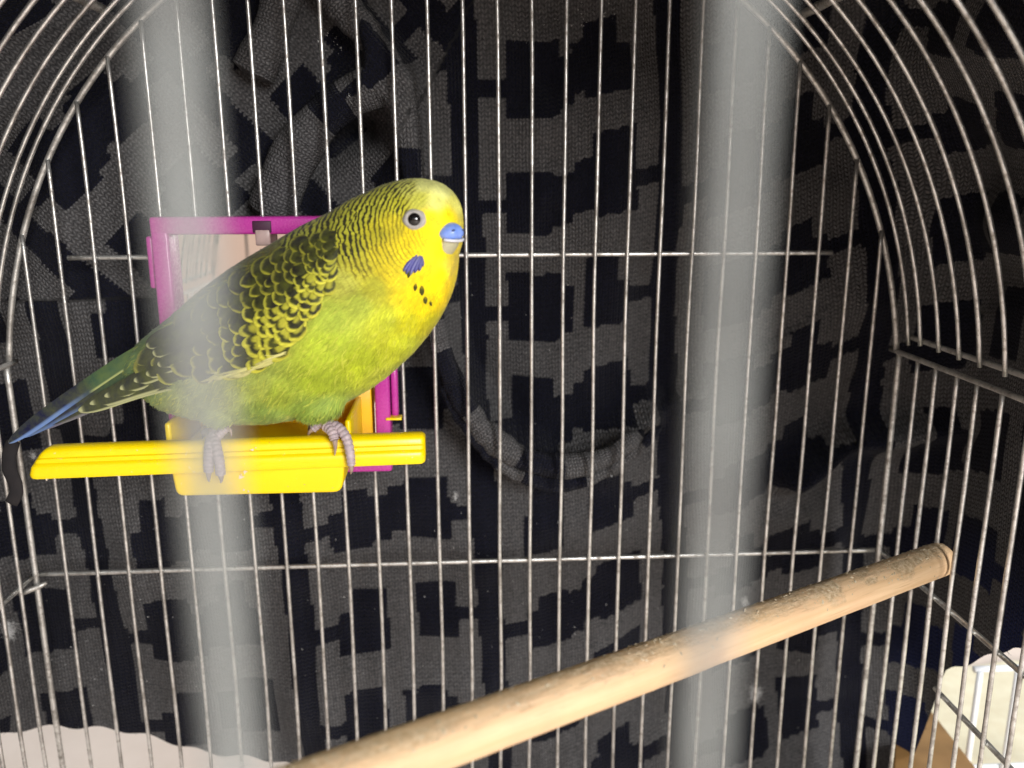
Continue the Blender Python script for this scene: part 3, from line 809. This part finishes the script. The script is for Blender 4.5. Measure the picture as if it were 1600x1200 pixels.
CF = hit(694, 356)[0] + LN * -4.0          # centre of the face: feather rows run round it
ANCH = [  # px, colour, bar strength
    ((690, 296), (220, 224, 140), 0), ((660, 288), (214, 218, 132), 0.0), ((715, 320), (238, 234, 120), 0), ((680, 318), (226, 226, 124), 0), ((655, 312), (205, 205, 84), 0.30),
    ((640, 292), (196, 200, 92), 0.75), ((724, 345), (246, 228, 50), 0), ((700, 338), (250, 224, 10), 0), ((675, 338), (252, 222, 0), 0), ((672, 362), (250, 220, 0), 0), ((680, 392), (250, 222, 0), 0), ((665, 405), (246, 216, 0), 0.05),
    ((690, 430), (252, 226, 0), 0), ((705, 418), (226, 204, 70), 0), ((712, 440), (246, 222, 20), 0), ((665, 445), (250, 220, 0), 0), ((640, 455), (236, 208, 5), 0), ((690, 465), (244, 216, 5), 0), ((660, 480), (228, 206, 10), 0), ((622, 440), (216, 196, 20), 0.10),
    ((632, 388), (226, 202, 14), 0.42), ((615, 350), (200, 184, 36), 0.50), ((622, 320), (188, 184, 50), 0.85), ((600, 300), (178, 180, 58), 1.0), ((648, 372), (236, 208, 10), 0.36), ((655, 390), (240, 212, 5), 0.28),
    ((575, 325), (166, 168, 48), 1.0), ((585, 365), (176, 166, 34), 0.72), ((600, 400), (196, 178, 24), 0.58), ((610, 425), (206, 186, 24), 0.32), ((545, 345), (158, 160, 46), 1.0), ((545, 385), (160, 156, 40), 0.95),
    ((560, 420), (166, 158, 40), 0.65), ((510, 365), (150, 152, 44), 1.0), ((500, 395), (146, 150, 48), 0.95), ((540, 440), (162, 166, 62), 0.18), ((585, 450), (176, 174, 44), 0.10), ((460, 385), (140, 146, 50), 1.0), ((470, 410), (130, 136, 46), 0.9),
    ((560, 480), (152, 168, 52), 0), ((520, 500), (146, 166, 52), 0), ((520, 540), (150, 170, 40), 0), ((600, 500), (166, 176, 36), 0), ((640, 500), (196, 192, 22), 0), ((670, 505), (206, 198, 18), 0), ((630, 540), (172, 182, 30), 0), ((560, 570), (152, 168, 26), 0),
    ((590, 590), (166, 178, 40), 0), ((500, 600), (142, 162, 32), 0), ((440, 620), (136, 156, 44), 0), ((400, 600), (140, 156, 66), 0), ((350, 610), (140, 152, 80), 0), ((470, 645), (118, 146, 50), 0), ((510, 640), (122, 148, 56), 0), ((420, 650), (112, 140, 56), 0), ((300, 625), (136, 150, 84), 0),
    ((260, 560), (96, 112, 74), 0), ((230, 560), (90, 110, 70), 0), ((420, 410), (66, 66, 44), 0.4), ((350, 460), (60, 62, 52), 0.3), ((460, 470), (90, 88, 40), 0.2), ((400, 520), (80, 80, 50), 0)]
AP = np.array([loc(hit(*a[0])[0]) for a in ANCH]); AC = np.array([s2l((a[1][0] + (11 if a[1][1] > a[1][0] and a[1][1] > 130 else 0), a[1][1] + (7 if a[1][1] > a[1][0] else 0), a[1][2] + (8 if a[1][1] > a[1][0] else 0))) for a in ANCH]); AB = np.array([a[2] for a in ANCH])
CFl = loc(CF)
def paint(P):
    L = loc(P).copy(); L[:, 2] = np.abs(L[:, 2])
    d2 = ((L[:, None, :] - AP[None]) ** 2 * np.array([1, 1, 0.5])).sum(-1)
    w = 1 / (d2 + 1.5) ** 2.2; w /= w.sum(1)[:, None]
    col = w @ AC; bar = w @ AB
    r = np.sqrt(((L - CFl) ** 2 * np.array([1, 1, 0.8])).sum(-1))
    ph = np.log(0.60 + 0.034 * r) / 0.034
    return np.concatenate([col, np.ones((len(P), 1))], 1), bar, ph
def chunked(P, n=20000):
    o = [paint(P[i:i + n]) for i in range(0, len(P), n)]
    return [np.concatenate([x[k] for x in o], 0) for k in range(3)]
c_, b_, p_ = chunked(BV); c_[:, :3] *= (1 + 0.16 * vnoise(BV * np.array([0.7, 1, 1.3]), 0.24))[:, None]
for an, tp, dt in (("Col", 'FLOAT_COLOR', c_), ("bar", 'FLOAT', b_), ("ph", 'FLOAT', p_)):
    a = me2.attributes.new(an, tp, 'POINT'); a.data.foreach_set('color' if tp == 'FLOAT_COLOR' else 'value', dt.astype(np.float32).ravel())

# ---- wing surface: smooth sheet fitted to the flank and carried on past the body to the wing tip
smp = []
for px in range(240, 540, 15):
    for py in range(350, 620, 12):
        h = bvh.ray_cast(Vector(CAM), Vector(ray(px, py)))
        if h[0] is not None and abs(np.array(h[1]) @ LN) > 0.25: smp.append((px, py, loc(np.array(h[0]))[2]))
for px, py, l in ((130, 640, 5.0), (160, 610, 5.5), (190, 590, 6.5), (215, 560, 5.5), (200, 620, 7.5), (150, 630, 6.0)): smp += [(px, py, l)] * 12
smp = np.array(smp)
def basis(x, y):
    x = (np.asarray(x) - 350) / 150; y = (np.asarray(y) - 500) / 100
    return np.stack([x * 0 + 1, x, y, x * x, x * y, y * y, x ** 3, x * x * y, x * y * y, y ** 3], -1)
wc = np.linalg.lstsq(basis(smp[:, 0], smp[:, 1]), smp[:, 2], rcond=None)[0]
def wing_l(px, py): return float(basis(px, py) @ wc)
def wsurf(px, py, off):
    l = wing_l(px, py)
    h = bvh.ray_cast(Vector(CAM), Vector(ray(px, py)))
    if h[0] is not None: l = max(l, loc(np.array(h[0]))[2])
    return bp(px, py, l + off)
def hsurf(px, py, off):
    p, n = hit(px, py); return p + n * off

def feather(name, root, tip, wpx, surf, lift, colfn, parent, bend=0.0, nu=9, nvv=13, shape=0.55, mat=None):
    root = np.array(root, float); tip = np.array(tip, float); ax = tip - root; L = np.linalg.norm(ax); ax /= L; pr = np.array([-ax[1], ax[0]])
    V = []; C = []; F = []
    for j in range(nvv):
        v = 1 - (1 - j / (nvv - 1)) ** 1.7
        prof_ = (min(1.0, v / 0.30) ** 0.6 * 0.75 + 0.25) * math.sqrt(max(0.0, 1 - max(0, (v - shape) / (1 - shape)) ** 2.3))
        prof_ = max(prof_, 0.02)
        for i in range(nu):
            u = (i / (nu - 1)) * 2 - 1
            q_ = root + ax * (L * v) + pr * (u * wpx / 2 * prof_ + bend * L * math.sin(v * math.pi))
            off = lift[0] + (lift[1] - lift[0]) * v - 0.35 * u * u + 0.10 * math.cos(u * 3)
            V.append(surf(q_[0], q_[1], off)); C.append((*colfn(u * prof_, v, u, prof_), 1))
    for j in range(nvv - 1):
        for i in range(nu - 1):
            F.append((j * nu + i, j * nu + i + 1, (j + 1) * nu + i + 1, (j + 1) * nu + i))
    return mesh_obj(name, V, F, mat or M_feather, parent, attrs={"Col": ('FLOAT_COLOR', C)})

wing = bpy.data.objects.new("wing", None); scene.collection.objects.link(wing); wing.parent = bird
wing["label"] = "folded wing with scalloped black and yellow feathers"
def lerp(a, b, t): return np.asarray(a, float) * (1 - t) + np.asarray(b, float) * t
def nz9(a, b): return float(vnoise(np.array([[a, b, 3.3]]))[0])
def smooth(t): t = max(0, min(1, t)); return t * t * (3 - 2 * t)

# flight feathers first (lowest layer)
DK = s2l((54, 58, 54)); PALE = s2l((196, 198, 150))
flight = [((330, 582), (122, 641), 30), ((335, 578), (140, 631), 30), ((335, 570), (163, 619), 30), ((335, 560), (187, 607), 30), ((338, 550), (209, 595), 30),
          ((340, 540), (228, 585), 30), ((345, 530), (246, 570), 30), ((345, 515), (238, 552), 30), ((340, 500), (228, 540), 28)]
for n_, (r_, t_, w_) in enumerate(flight):
    def cfn(x, v, u, pf):
        e = 1 - abs(u)
        rim = max(smooth((-u - 0.76) / 0.10) * 0.85, smooth((v - 0.955) / 0.025) * (1 if u < 0.5 else 0))
        base = DK * (0.75 + 0.35 * (1 - abs(u + .2)))
        return lerp(base, PALE, 0.92 * rim if v > 0.25 else rim * 0.5)
    # the pale edge lies on the lower side
    feather("flight_feather", r_, t_, w_, wsurf, (0.15 + 0.10 * n_, 0.35 + 0.22 * n_), cfn, wing, 0.03, 15, 29, 0.72)
# coverts, from the wing tip towards the shoulder
Dc = [(516, 364), (432, 400), (338, 463), (242, 536)]; Lc = [(522, 432), (440, 546), (345, 584), (232, 588)]
def curve(P, a): return cr(P, a * (len(P) - 1))
def wpx_(a, b): return lerp(curve(Dc, a), curve(Lc, a), b)
rows = []; a = 0.02; i = 0
while a < 0.98:
    rows.append(a); a += 0.040 + 0.045 * a; i += 1
for ri, a in enumerate(rows[::-1]):
    width = np.linalg.norm(curve(Lc, a) - curve(Dc, a))
    fw = 19 + 13 * a; n_ = max(3, int(round(width / (fw * 0.72))))
    for j in range(n_):
        b = (j + 0.5 * ((ri % 2)) + 0.25) / n_ + rng.normal(0, 0.025)
        if b > 1.02 or (a > 0.86 and b < 0.25): continue
        aa = a + rng.normal(0, 0.008)
        p0 = wpx_(aa, b); t_ = wpx_(min(aa + 0.06, 1.04), b) - p0; t_ /= np.linalg.norm(t_)
        # lower coverts turn down a little
        ang_ = 0.28 * (b - 0.45) * (1 - a) + rng.normal(0, 0.10); t_ = np.array([t_[0] * math.cos(ang_) + t_[1] * math.sin(ang_), -t_[0] * math.sin(ang_) + t_[1] * math.cos(ang_)])
        L = (28 + 32 * a) * (1 + rng.normal(0, 0.10)); w_ = fw * 1.35 * (1 + rng.normal(0, 0.10))
        yel = lerp(s2l((196, 192, 62)), s2l((150, 152, 92)), smooth((a - 0.45) / 0.4) * (1 - 0.4 * b)) * (0.8 + 0.35 * rng.random())
        if b < 0.38: yel = yel * (0.45 + 0.25 * a)
        drk = lerp(s2l((20, 18, 16)), s2l((60, 62, 60)), smooth((a - 0.4) / 0.4))
        rimw = (0.30 if a < 0.5 else 0.17) * (1.15 if b > 0.5 else 0.72); inner = ((0.42 if b > 0.5 else 0.10) if a < 0.5 else 0.05) + rng.normal(0, .07)
        def cfn(x, v, u, pf, yel=yel, drk=drk, rimw=rimw, inner=inner, sd9=rng.random() * 50):
            e = math.hypot(u * 0.9, max(0, (v - 0.45)) / 0.55 * 0.98) + 0.07 * nz9(u * 3 + sd9, v * 5)
            rim = smooth((e - (1 - rimw)) / 0.15)
            ib = smooth((inner - e) / 0.14) * 0.85
            return lerp(lerp(drk, yel * 0.85, ib), yel, rim) * (0.92 + 0.22 * nz9(u * 9 + sd9, v * 2 + 7))
        base = 0.55 + (1 - a) * 0.45 * smooth(a / 0.25) + rng.random() * 0.15
        feather("covert_feather", p0 - t_ * L * 0.45, p0 + t_ * L * 0.55, w_, wsurf, (base - 0.5, base + 0.55), cfn, wing, 0, 11, 15, 0.45)
# pale fringe along the lower wing edge
for _ in range(26):
    a = rng.uniform(0.36, 0.72); p0 = wpx_(a, 1.0) + rng.normal(0, 3, 2) + np.array([0, 2])
    t_ = np.array([-0.9, 0.30]) + rng.normal(0, 0.12, 2); t_ /= np.linalg.norm(t_)
    yc = s2l((206, 200, 130)) * rng.uniform(0.7, 1.1)
    feather("fringe_feather", p0 - t_ * 14, p0 + t_ * rng.uniform(14, 26), rng.uniform(4, 7), wsurf, (0.8, 1.6), (lambda x, v, u, pf, c=yc: c), wing, rng.normal(0, .05), 3, 7, 0.3)

# ---- tail
tail = bpy.data.objects.new("tail", None); scene.collection.objects.link(tail); tail.parent = bird
tail["label"] = "long tail, green at the base and dark blue to the tip"
def tsurf(px, py, off): return bp(px, py, 3.0 + 2.0 * (px - 15) / 230 + off)
G1 = s2l((82, 98, 66)); G2 = s2l((58, 86, 62)); BL = s2l((16, 20, 58)); BLP = s2l((104, 134, 192)); GV = s2l((112, 108, 126)); DV = s2l((40, 38, 52))
def tail_top(x, v, u, pf):
    g = smooth((v - 0.47) / 0.10)
    c = lerp(lerp(G1, G2, v * 2), BL, g)
    if u > 0.35 and v > 0.5: c = lerp(c, BLP, smooth((u - 0.35) / 0.3) * smooth((v - 0.5) / 0.25))
    if u > 0.72 and v < 0.52: c = lerp(c, s2l((190, 196, 130)), 0.6)
    return c
def tail_low(x, v, u, pf):
    c = lerp(DV, GV, smooth((abs(u + 0.1) - 0.45) / 0.3))
    return c
feather("tail_feather", (300, 545), (58, 673), 20, tsurf, (-1.2, -0.8), (lambda x, v, u, pf: tail_low(x, v, -u, pf)), tail, -0.01, 9, 25, 0.6)
feather("tail_feather", (300, 548), (82, 664), 18, tsurf, (-0.6, -0.4), (lambda x, v, u, pf: tail_low(x, v, -u, pf)), tail, -0.015, 9, 25, 0.6)
feather("tail_feather", (290, 535), (30, 684), 22, tsurf, (-0.2, 0.0), (lambda x, v, u, pf: lerp(tail_top(x, v, -u, pf), DV, 0.35)), tail, 0.0, 9, 25, 0.7)
feather("tail_feather", (278, 512), (13, 692), 24, tsurf, (0.3, 0.7), (lambda x, v, u, pf: tail_top(x, v, -u, pf)), tail, 0.012, 13, 31, 0.72)

# ---- head details
ep, en = hit(648, 343)
en = en / np.linalg.norm(en)
view = (CAM - ep) / np.linalg.norm(CAM - ep); ex = en * 0.55 + view * 0.45; ex /= np.linalg.norm(ex)
e1 = np.cross(ZU, ex); e1 /= np.linalg.norm(e1); e2 = np.cross(ex, e1)
ec = ep - ex * 0.75
V, F = ellipsoid(ec, (e1 * 2.35, e2 * 2.35, ex * 2.35), 28, 32)
C = []
for v in V:
    cs = ((np.array(v) - ec) @ ex) / 2.35; an_ = math.degrees(math.acos(max(-1, min(1, cs))))
    if an_ < 47: c = (0.006, 0.005, 0.005)
    elif an_ < 54: c = (0.50, 0.47, 0.44)
    else: c = (0.10, 0.09, 0.09)
    C.append((*c, 1))
eye = mesh_obj("eye", V, F, M_eye, bird, attrs={"Col": ('FLOAT_COLOR', C)})
V = []; F = []
for k in range(40):
    a = 2 * math.pi * k / 40
    dirr = e1 * math.cos(a) * 1.08 + e2 * math.sin(a) * 0.92
    for j, (r_, h_) in enumerate(((1.75, 1.22), (2.0, 1.58), (2.35, 1.42), (2.7, 1.25), (2.95, 0.85), (3.25, 0.0))):
        V.append(ec + dirr * r_ * (1 + 0.03 * math.sin(a * 5 + j)) + ex * (h_ + 0.06 * math.sin(a * 17 + j * 2)))
for k in range(40):
    for j in range(5): F.append((k * 6 + j, ((k + 1) % 40) * 6 + j, ((k + 1) % 40) * 6 + j + 1, k * 6 + j + 1))
mesh_obj("eye_ring", V, F, M_ring, eye)

# beak : cere, pale rim, upper and lower mandible
bpnt, bn = hit(703, 372)
azb = math.radians(38)
bf = AX * math.cos(azb) + LN * math.sin(azb); bf /= np.linalg.norm(bf)
bs = np.cross(ZU, bf); bs /= np.linalg.norm(bs)
bc = dep(705.5, 364, (bpnt - CAM) @ FWD) - bf * 0.4
beak = bpy.data.objects.new("beak", None); scene.collection.objects.link(beak); beak.parent = bird
V, F = ellipsoid(np.zeros(3), (np.array([1., 0, 0]), np.array([0, 1., 0]), np.array([0, 0, 1.])), 20, 28)
VV = []
for v in V:
    x, y, z = v
    zz = z * (2.9 if z > 0 else 2.5); yy = y * (3.9 - 0.9 * max(0, z)); xx = x * 3.4
    xx += 0.5 * math.exp(-((abs(y) - 0.45) / 0.25) ** 2) * max(0, x) * max(0, z + .4)       # two rounded lobes round the nostrils
    xx -= 0.35 * math.exp(-(y / 0.14) ** 2) * max(0, x)
    if z < -0.55: zz = -1.5 + (z + 0.55) * 0.6
    VV.append(bc + bf * xx + bs * yy + ZU * zz)
mesh_obj("cere", VV, F, M_cere, beak)
for s in (-1, 1):
    c = bc + bf * 3.15 + bs * s * 1.75 + ZU * 0.85
    mesh_obj("nostril", *ellipsoid(c, (bf * 0.35, bs * 0.55 + ZU * 0.15, ZU * 0.28), 8, 12), M_nostril, beak)
rim = []
for t in np.linspace(-1.25, 1.25, 22): rim.append(bc + bf * (3.15 * math.cos(t) + 0.05) + bs * 3.55 * math.sin(t) + ZU * (-1.75 - 0.25 * math.cos(t * 1.5)))
mesh_obj("beak_rim", *tube(rim, 0.42, 8), M_lip, beak)
def mandible(z_a, z_b, w0, d0, tipf, back):
    V = []; F = []; n = 14; m_ = 24
    for i in range(n):
        t = i / (n - 1)
        z = z_a + (z_b - z_a) * t
        w = w0 * (1 - 0.55 * t ** 1.8); d = d0 * (1 - 0.80 * t ** 1.5); ctr = bc + bf * (-back * t ** 1.4 + tipf * math.sin(t * math.pi) * 0.6) + ZU * z
        for k in range(m_):
            a = 2 * math.pi * k / m_
            V.append(ctr + bf * d * math.cos(a) * (1 + 0.08 * math.cos(a)) + bs * w * math.sin(a))
    for i in range(n - 1):
        for k in range(m_): F.append((i * m_ + k, i * m_ + (k + 1) % m_, (i + 1) * m_ + (k + 1) % m_, (i + 1) * m_ + k))
    F.append(tuple(range(m_))[::-1]); F.append(tuple(range((n - 1) * m_, n * m_)))
    return V, F
mesh_obj("upper_mandible", *mandible(-1.3, -8.0, 3.1, 2.3, 0.2, 3.6), M_beak, beak)

# cheek patch and throat spots
VI = s2l((66, 62, 150)); VI2 = s2l((126, 128, 186))
for (r_, t_, w_, tt_) in (((652, 398), (634, 428), 9, 0), ((656, 399), (640, 430), 8, 1), ((658, 400), (648, 426), 8, 0), ((660, 402), (655, 423), 7, 0), ((648, 402), (630, 424), 7, 1), ((659, 400), (661, 416), 6, 0)):
    feather("cheek_feather", r_, t_, w_, hsurf, (0.3, 0.8), (lambda x, v, u, pf, k=tt_: lerp(lerp(VI, VI2, 0.75 * smooth((0.5 - abs(u + .2)) / 0.3) * (0.4 + 0.6 * k)), s2l((50, 44, 110)), smooth((v - .8) / .2))), bird, 0.03, 7, 9, 0.5)
for (r_, t_, w_) in (((640, 419), (638, 434), 7), ((650, 443), (648, 454), 7), ((659, 446), (659, 461), 9), ((665, 463), (664, 474), 8), ((672, 470), (673, 477), 5)):
    feather("throat_spot", r_, t_, w_, hsurf, (0.3, 0.55), (lambda x, v, u, pf: lerp(s2l((40, 34, 12)), s2l((150, 130, 20)), smooth((0.45 - v) / 0.4) * 0.8)), bird, 0, 7, 8, 0.4)

# ---- small body feathers: fine strands that lie along the feather direction
area_w = None
npoly = len(me2.polygons)
tri = []
for p in me2.polygons:
    vs = p.vertices
    tri.append((vs[0], vs[1], vs[2]))
    if len(vs) == 4: tri.append((vs[0], vs[2], vs[3]))
tri = np.array(tri)
ar_ = np.linalg.norm(np.cross(BV[tri[:, 1]] - BV[tri[:, 0]], BV[tri[:, 2]] - BV[tri[:, 0]]), axis=1)
NS = 62000
ti = rng.choice(len(tri), NS, p=ar_ / ar_.sum())
w3 = rng.dirichlet((1, 1, 1), NS)
SP = (BV[tri[ti]] * w3[:, :, None]).sum(1); SN = (BN[tri[ti]] * w3[:, :, None]).sum(1); SN /= np.linalg.norm(SN, axis=1)[:, None]
# leave the wing, the eye and the beak free
Lc3 = loc(SP)
wing_poly = np.array([loc(wsurf(*wpx_(a, b), 0))[:2] for a, b in [(t, 0) for t in np.linspace(0.17, 1, 10)] + [(t, 0.90) for t in np.linspace(1, 0.22, 10)]])
def inside(P, poly):
    x, y = P[:, 0], P[:, 1]; c = np.zeros(len(P), bool); n = len(poly)
    for i in range(n):
        x1_, y1_ = poly[i]; x2_, y2_ = poly[(i + 1) % n]
        c ^= ((y1_ > y) != (y2_ > y)) & (x < (x2_ - x1_) * (y - y1_) / (y2_ - y1_ + 1e-12) + x1_)
    return c
kp = ~(inside(Lc3, wing_poly) & (Lc3[:, 2] > 3))
kp &= np.linalg.norm(SP - ep, axis=1) > 4.0
kp &= np.linalg.norm(SP - bc, axis=1) > 3.6
SP = SP[kp]; SN = SN[kp]; n_ = len(SP)
fd = SP - CF; fd[:, 2] -= np.clip((np.linalg.norm(fd, axis=1) - 30) / 60, 0, 1) * 12
fd -= SN * (fd * SN).sum(1)[:, None]; fd /= np.linalg.norm(fd, axis=1)[:, None] + 1e-9
fd += rng.normal(size=(n_, 3)) * 0.22; fd -= SN * (fd * SN).sum(1)[:, None]; fd /= np.linalg.norm(fd, axis=1)[:, None]
sd_ = np.cross(SN, fd)
rr = np.linalg.norm(SP - CF, axis=1)
Ls = (0.9 + np.clip((rr - 12) / 40, 0, 1) * 3.4) * (0.7 + 0.6 * rng.random(n_))
ws = 0.10 + 0.07 * np.clip((rr - 10) / 40, 0, 1)
lf = 0.10 + 0.16 * rng.random(n_)
cur = rng.normal(0, 0.12, n_)
rowsV = []
for t, wf in ((0.0, 0.7), (0.35, 1.0), (0.7, 0.8)):
    c = SP + fd * (Ls * t)[:, None] + SN * (0.03 + lf * (t ** 1.3) * Ls * 0.5 - 0.012 * (Ls * t) ** 2)[:, None] + sd_ * (cur * Ls * t * t)[:, None]
    rowsV += [c - sd_ * (ws * wf)[:, None], c + sd_ * (ws * wf)[:, None]]
rowsV.append(SP + fd * Ls[:, None] + SN * (0.03 + lf * Ls * 0.5 - 0.012 * Ls ** 2)[:, None] + sd_ * (cur * Ls)[:, None])
VV = np.stack(rowsV, 1).reshape(-1, 3)
b7 = np.arange(n_)[:, None] * 7
FF = (b7 + np.array([0, 1, 3, 2])).tolist() + (b7 + np.array([2, 3, 5, 4])).tolist() + (b7 + np.array([4, 5, 6])).tolist()
c_, b_, p_ = chunked(VV)
hl = np.repeat((rng.random(n_) > 0.90) & (rr > 26), 7)
clump = (1 + 0.26 * vnoise(VV * np.array([0.7, 1, 1.3]), 0.24) + 0.16 * vnoise(VV, 0.7)) * 1.06
tint = np.repeat(1 + rng.normal(0, 0.13, n_), 7) * clump
c_[:, :3] *= tint[:, None]
c_[hl, :3] = c_[hl, :3] * 0.5 + s2l((206, 204, 84)) * 0.5
mesh_obj("small_feathers", VV, FF, M_plume, bird, attrs={"Col": ('FLOAT_COLOR', c_), "bar": ('FLOAT', b_), "ph": ('FLOAT', p_)}, kind="stuff")

# ---- feet
def toe(name, pts, r0, r1, parent, claw=None, rings=9):
    pts = np.array(pts, float); m_ = 90; tt = np.linspace(0, 1, m_)
    pp = np.array([cr(pts, t * (len(pts) - 1)) for t in tt])
    rr_ = (r0 + (r1 - r0) * tt) * (0.95 + 0.16 * np.abs(np.sin(tt * math.pi * rings)))
    rr_[-1] *= 0.45; rr_[-2] *= 0.7; rr_[-3] *= 0.85; rr_[-4] *= 0.93
    o = mesh_obj(name, *tube(pp, rr_, 10), M_skin, parent)
    if claw is not None:
        cp_ = np.array([pp[-2]] + [np.array(c) for c in claw]); c2 = np.array([cr(cp_, t * (len(cp_) - 1)) for t in np.linspace(0, 1, 12)])
        mesh_obj("claw", *tube(c2, np.linspace(r1 * 0.75, 0.10, 12), 8), M_claw, o)
    return o
YT, YFr = -51.5, -58.0
def fy(px, py, Y): return atY(px, py, Y - 0.4)
def fyr(px, py, Y): return atY(px, py, Y + 2.2)
fr_ = bpy.data.objects.new("foot", None); scene.collection.objects.link(fr_); fr_.parent = bird
toe("shank", [bp(500, 640, 7), fyr(505, 655, -52.5), fyr(515, 668, -52.6)], 1.9, 1.7, fr_)
toe("toe", [fyr(512, 664, -52.8), fyr(528, 668, -55.0), fyr(541, 684, -57.4), fyr(547, 708, -58.9), fyr(549, 728, -59.0)], 1.75, 1.25, fr_, [fyr(549, 736, -58.6), fyr(548, 741, -57.0)], 13)
toe("toe", [fyr(510, 666, -54.0), fyr(519, 675, -56.6), fyr(523, 688, -57.9)], 1.7, 1.35, fr_, [fyr(524, 700, -58.2), fyr(523, 712, -58.2)], 6)
toe("toe", [fyr(512, 664, -52.4), fyr(500, 662, -51.5), fyr(488, 671, -51.6)], 1.6, 1.3, fr_, [fyr(483, 676, -51.4), fyr(481, 684, -50.0)], 6)
toe("toe", [fyr(510, 662, -51.6), fyr(497, 656, -49.0), fyr(486, 662, -47.0)], 1.5, 1.2, fr_, [fyr(483, 668, -46.4), fyr(482, 676, -46.0)], 6)
fl_ = bpy.data.objects.new("foot", None); scene.collection.objects.link(fl_); fl_.parent = bird
toe("shank", [bp(340, 645, 6), fy(338, 662, -52.5), fy(334, 684, -53.0)], 2.0, 1.8, fl_)
toe("toe", [fy(334, 680, -53.2), fy(336, 692, -56.0), fy(341, 712, -58.8), fy(344, 730, -59.2), fy(345, 742, -59.0)], 1.8, 1.4, fl_, [fy(346, 750, -58.6), fy(345, 755, -57.4)], 12)
toe("toe", [fy(332, 682, -53.2), fy(328, 698, -57.0), fy(326, 718, -59.0), fy(326, 738, -59.2)], 1.8, 1.4, fl_, [fy(326, 748, -58.8), fy(327, 753, -57.5)], 12)
toe("toe", [fy(336, 686, -53.8), fy(345, 676, -54.6), fy(354, 668, -54.4)], 1.6, 1.3, fl_, [fy(360, 672, -54.0), fy(362, 682, -53.8)], 6)
toe("toe", [fy(333, 684, -52.0), fy(326, 676, -48.5), fy(320, 676, -46.0)], 1.5, 1.2, fl_, [fy(317, 680, -45.4), fy(316, 687, -45.2)], 6)

scene.cycles.use_denoising = True
scene.cycles.max_bounces = 6
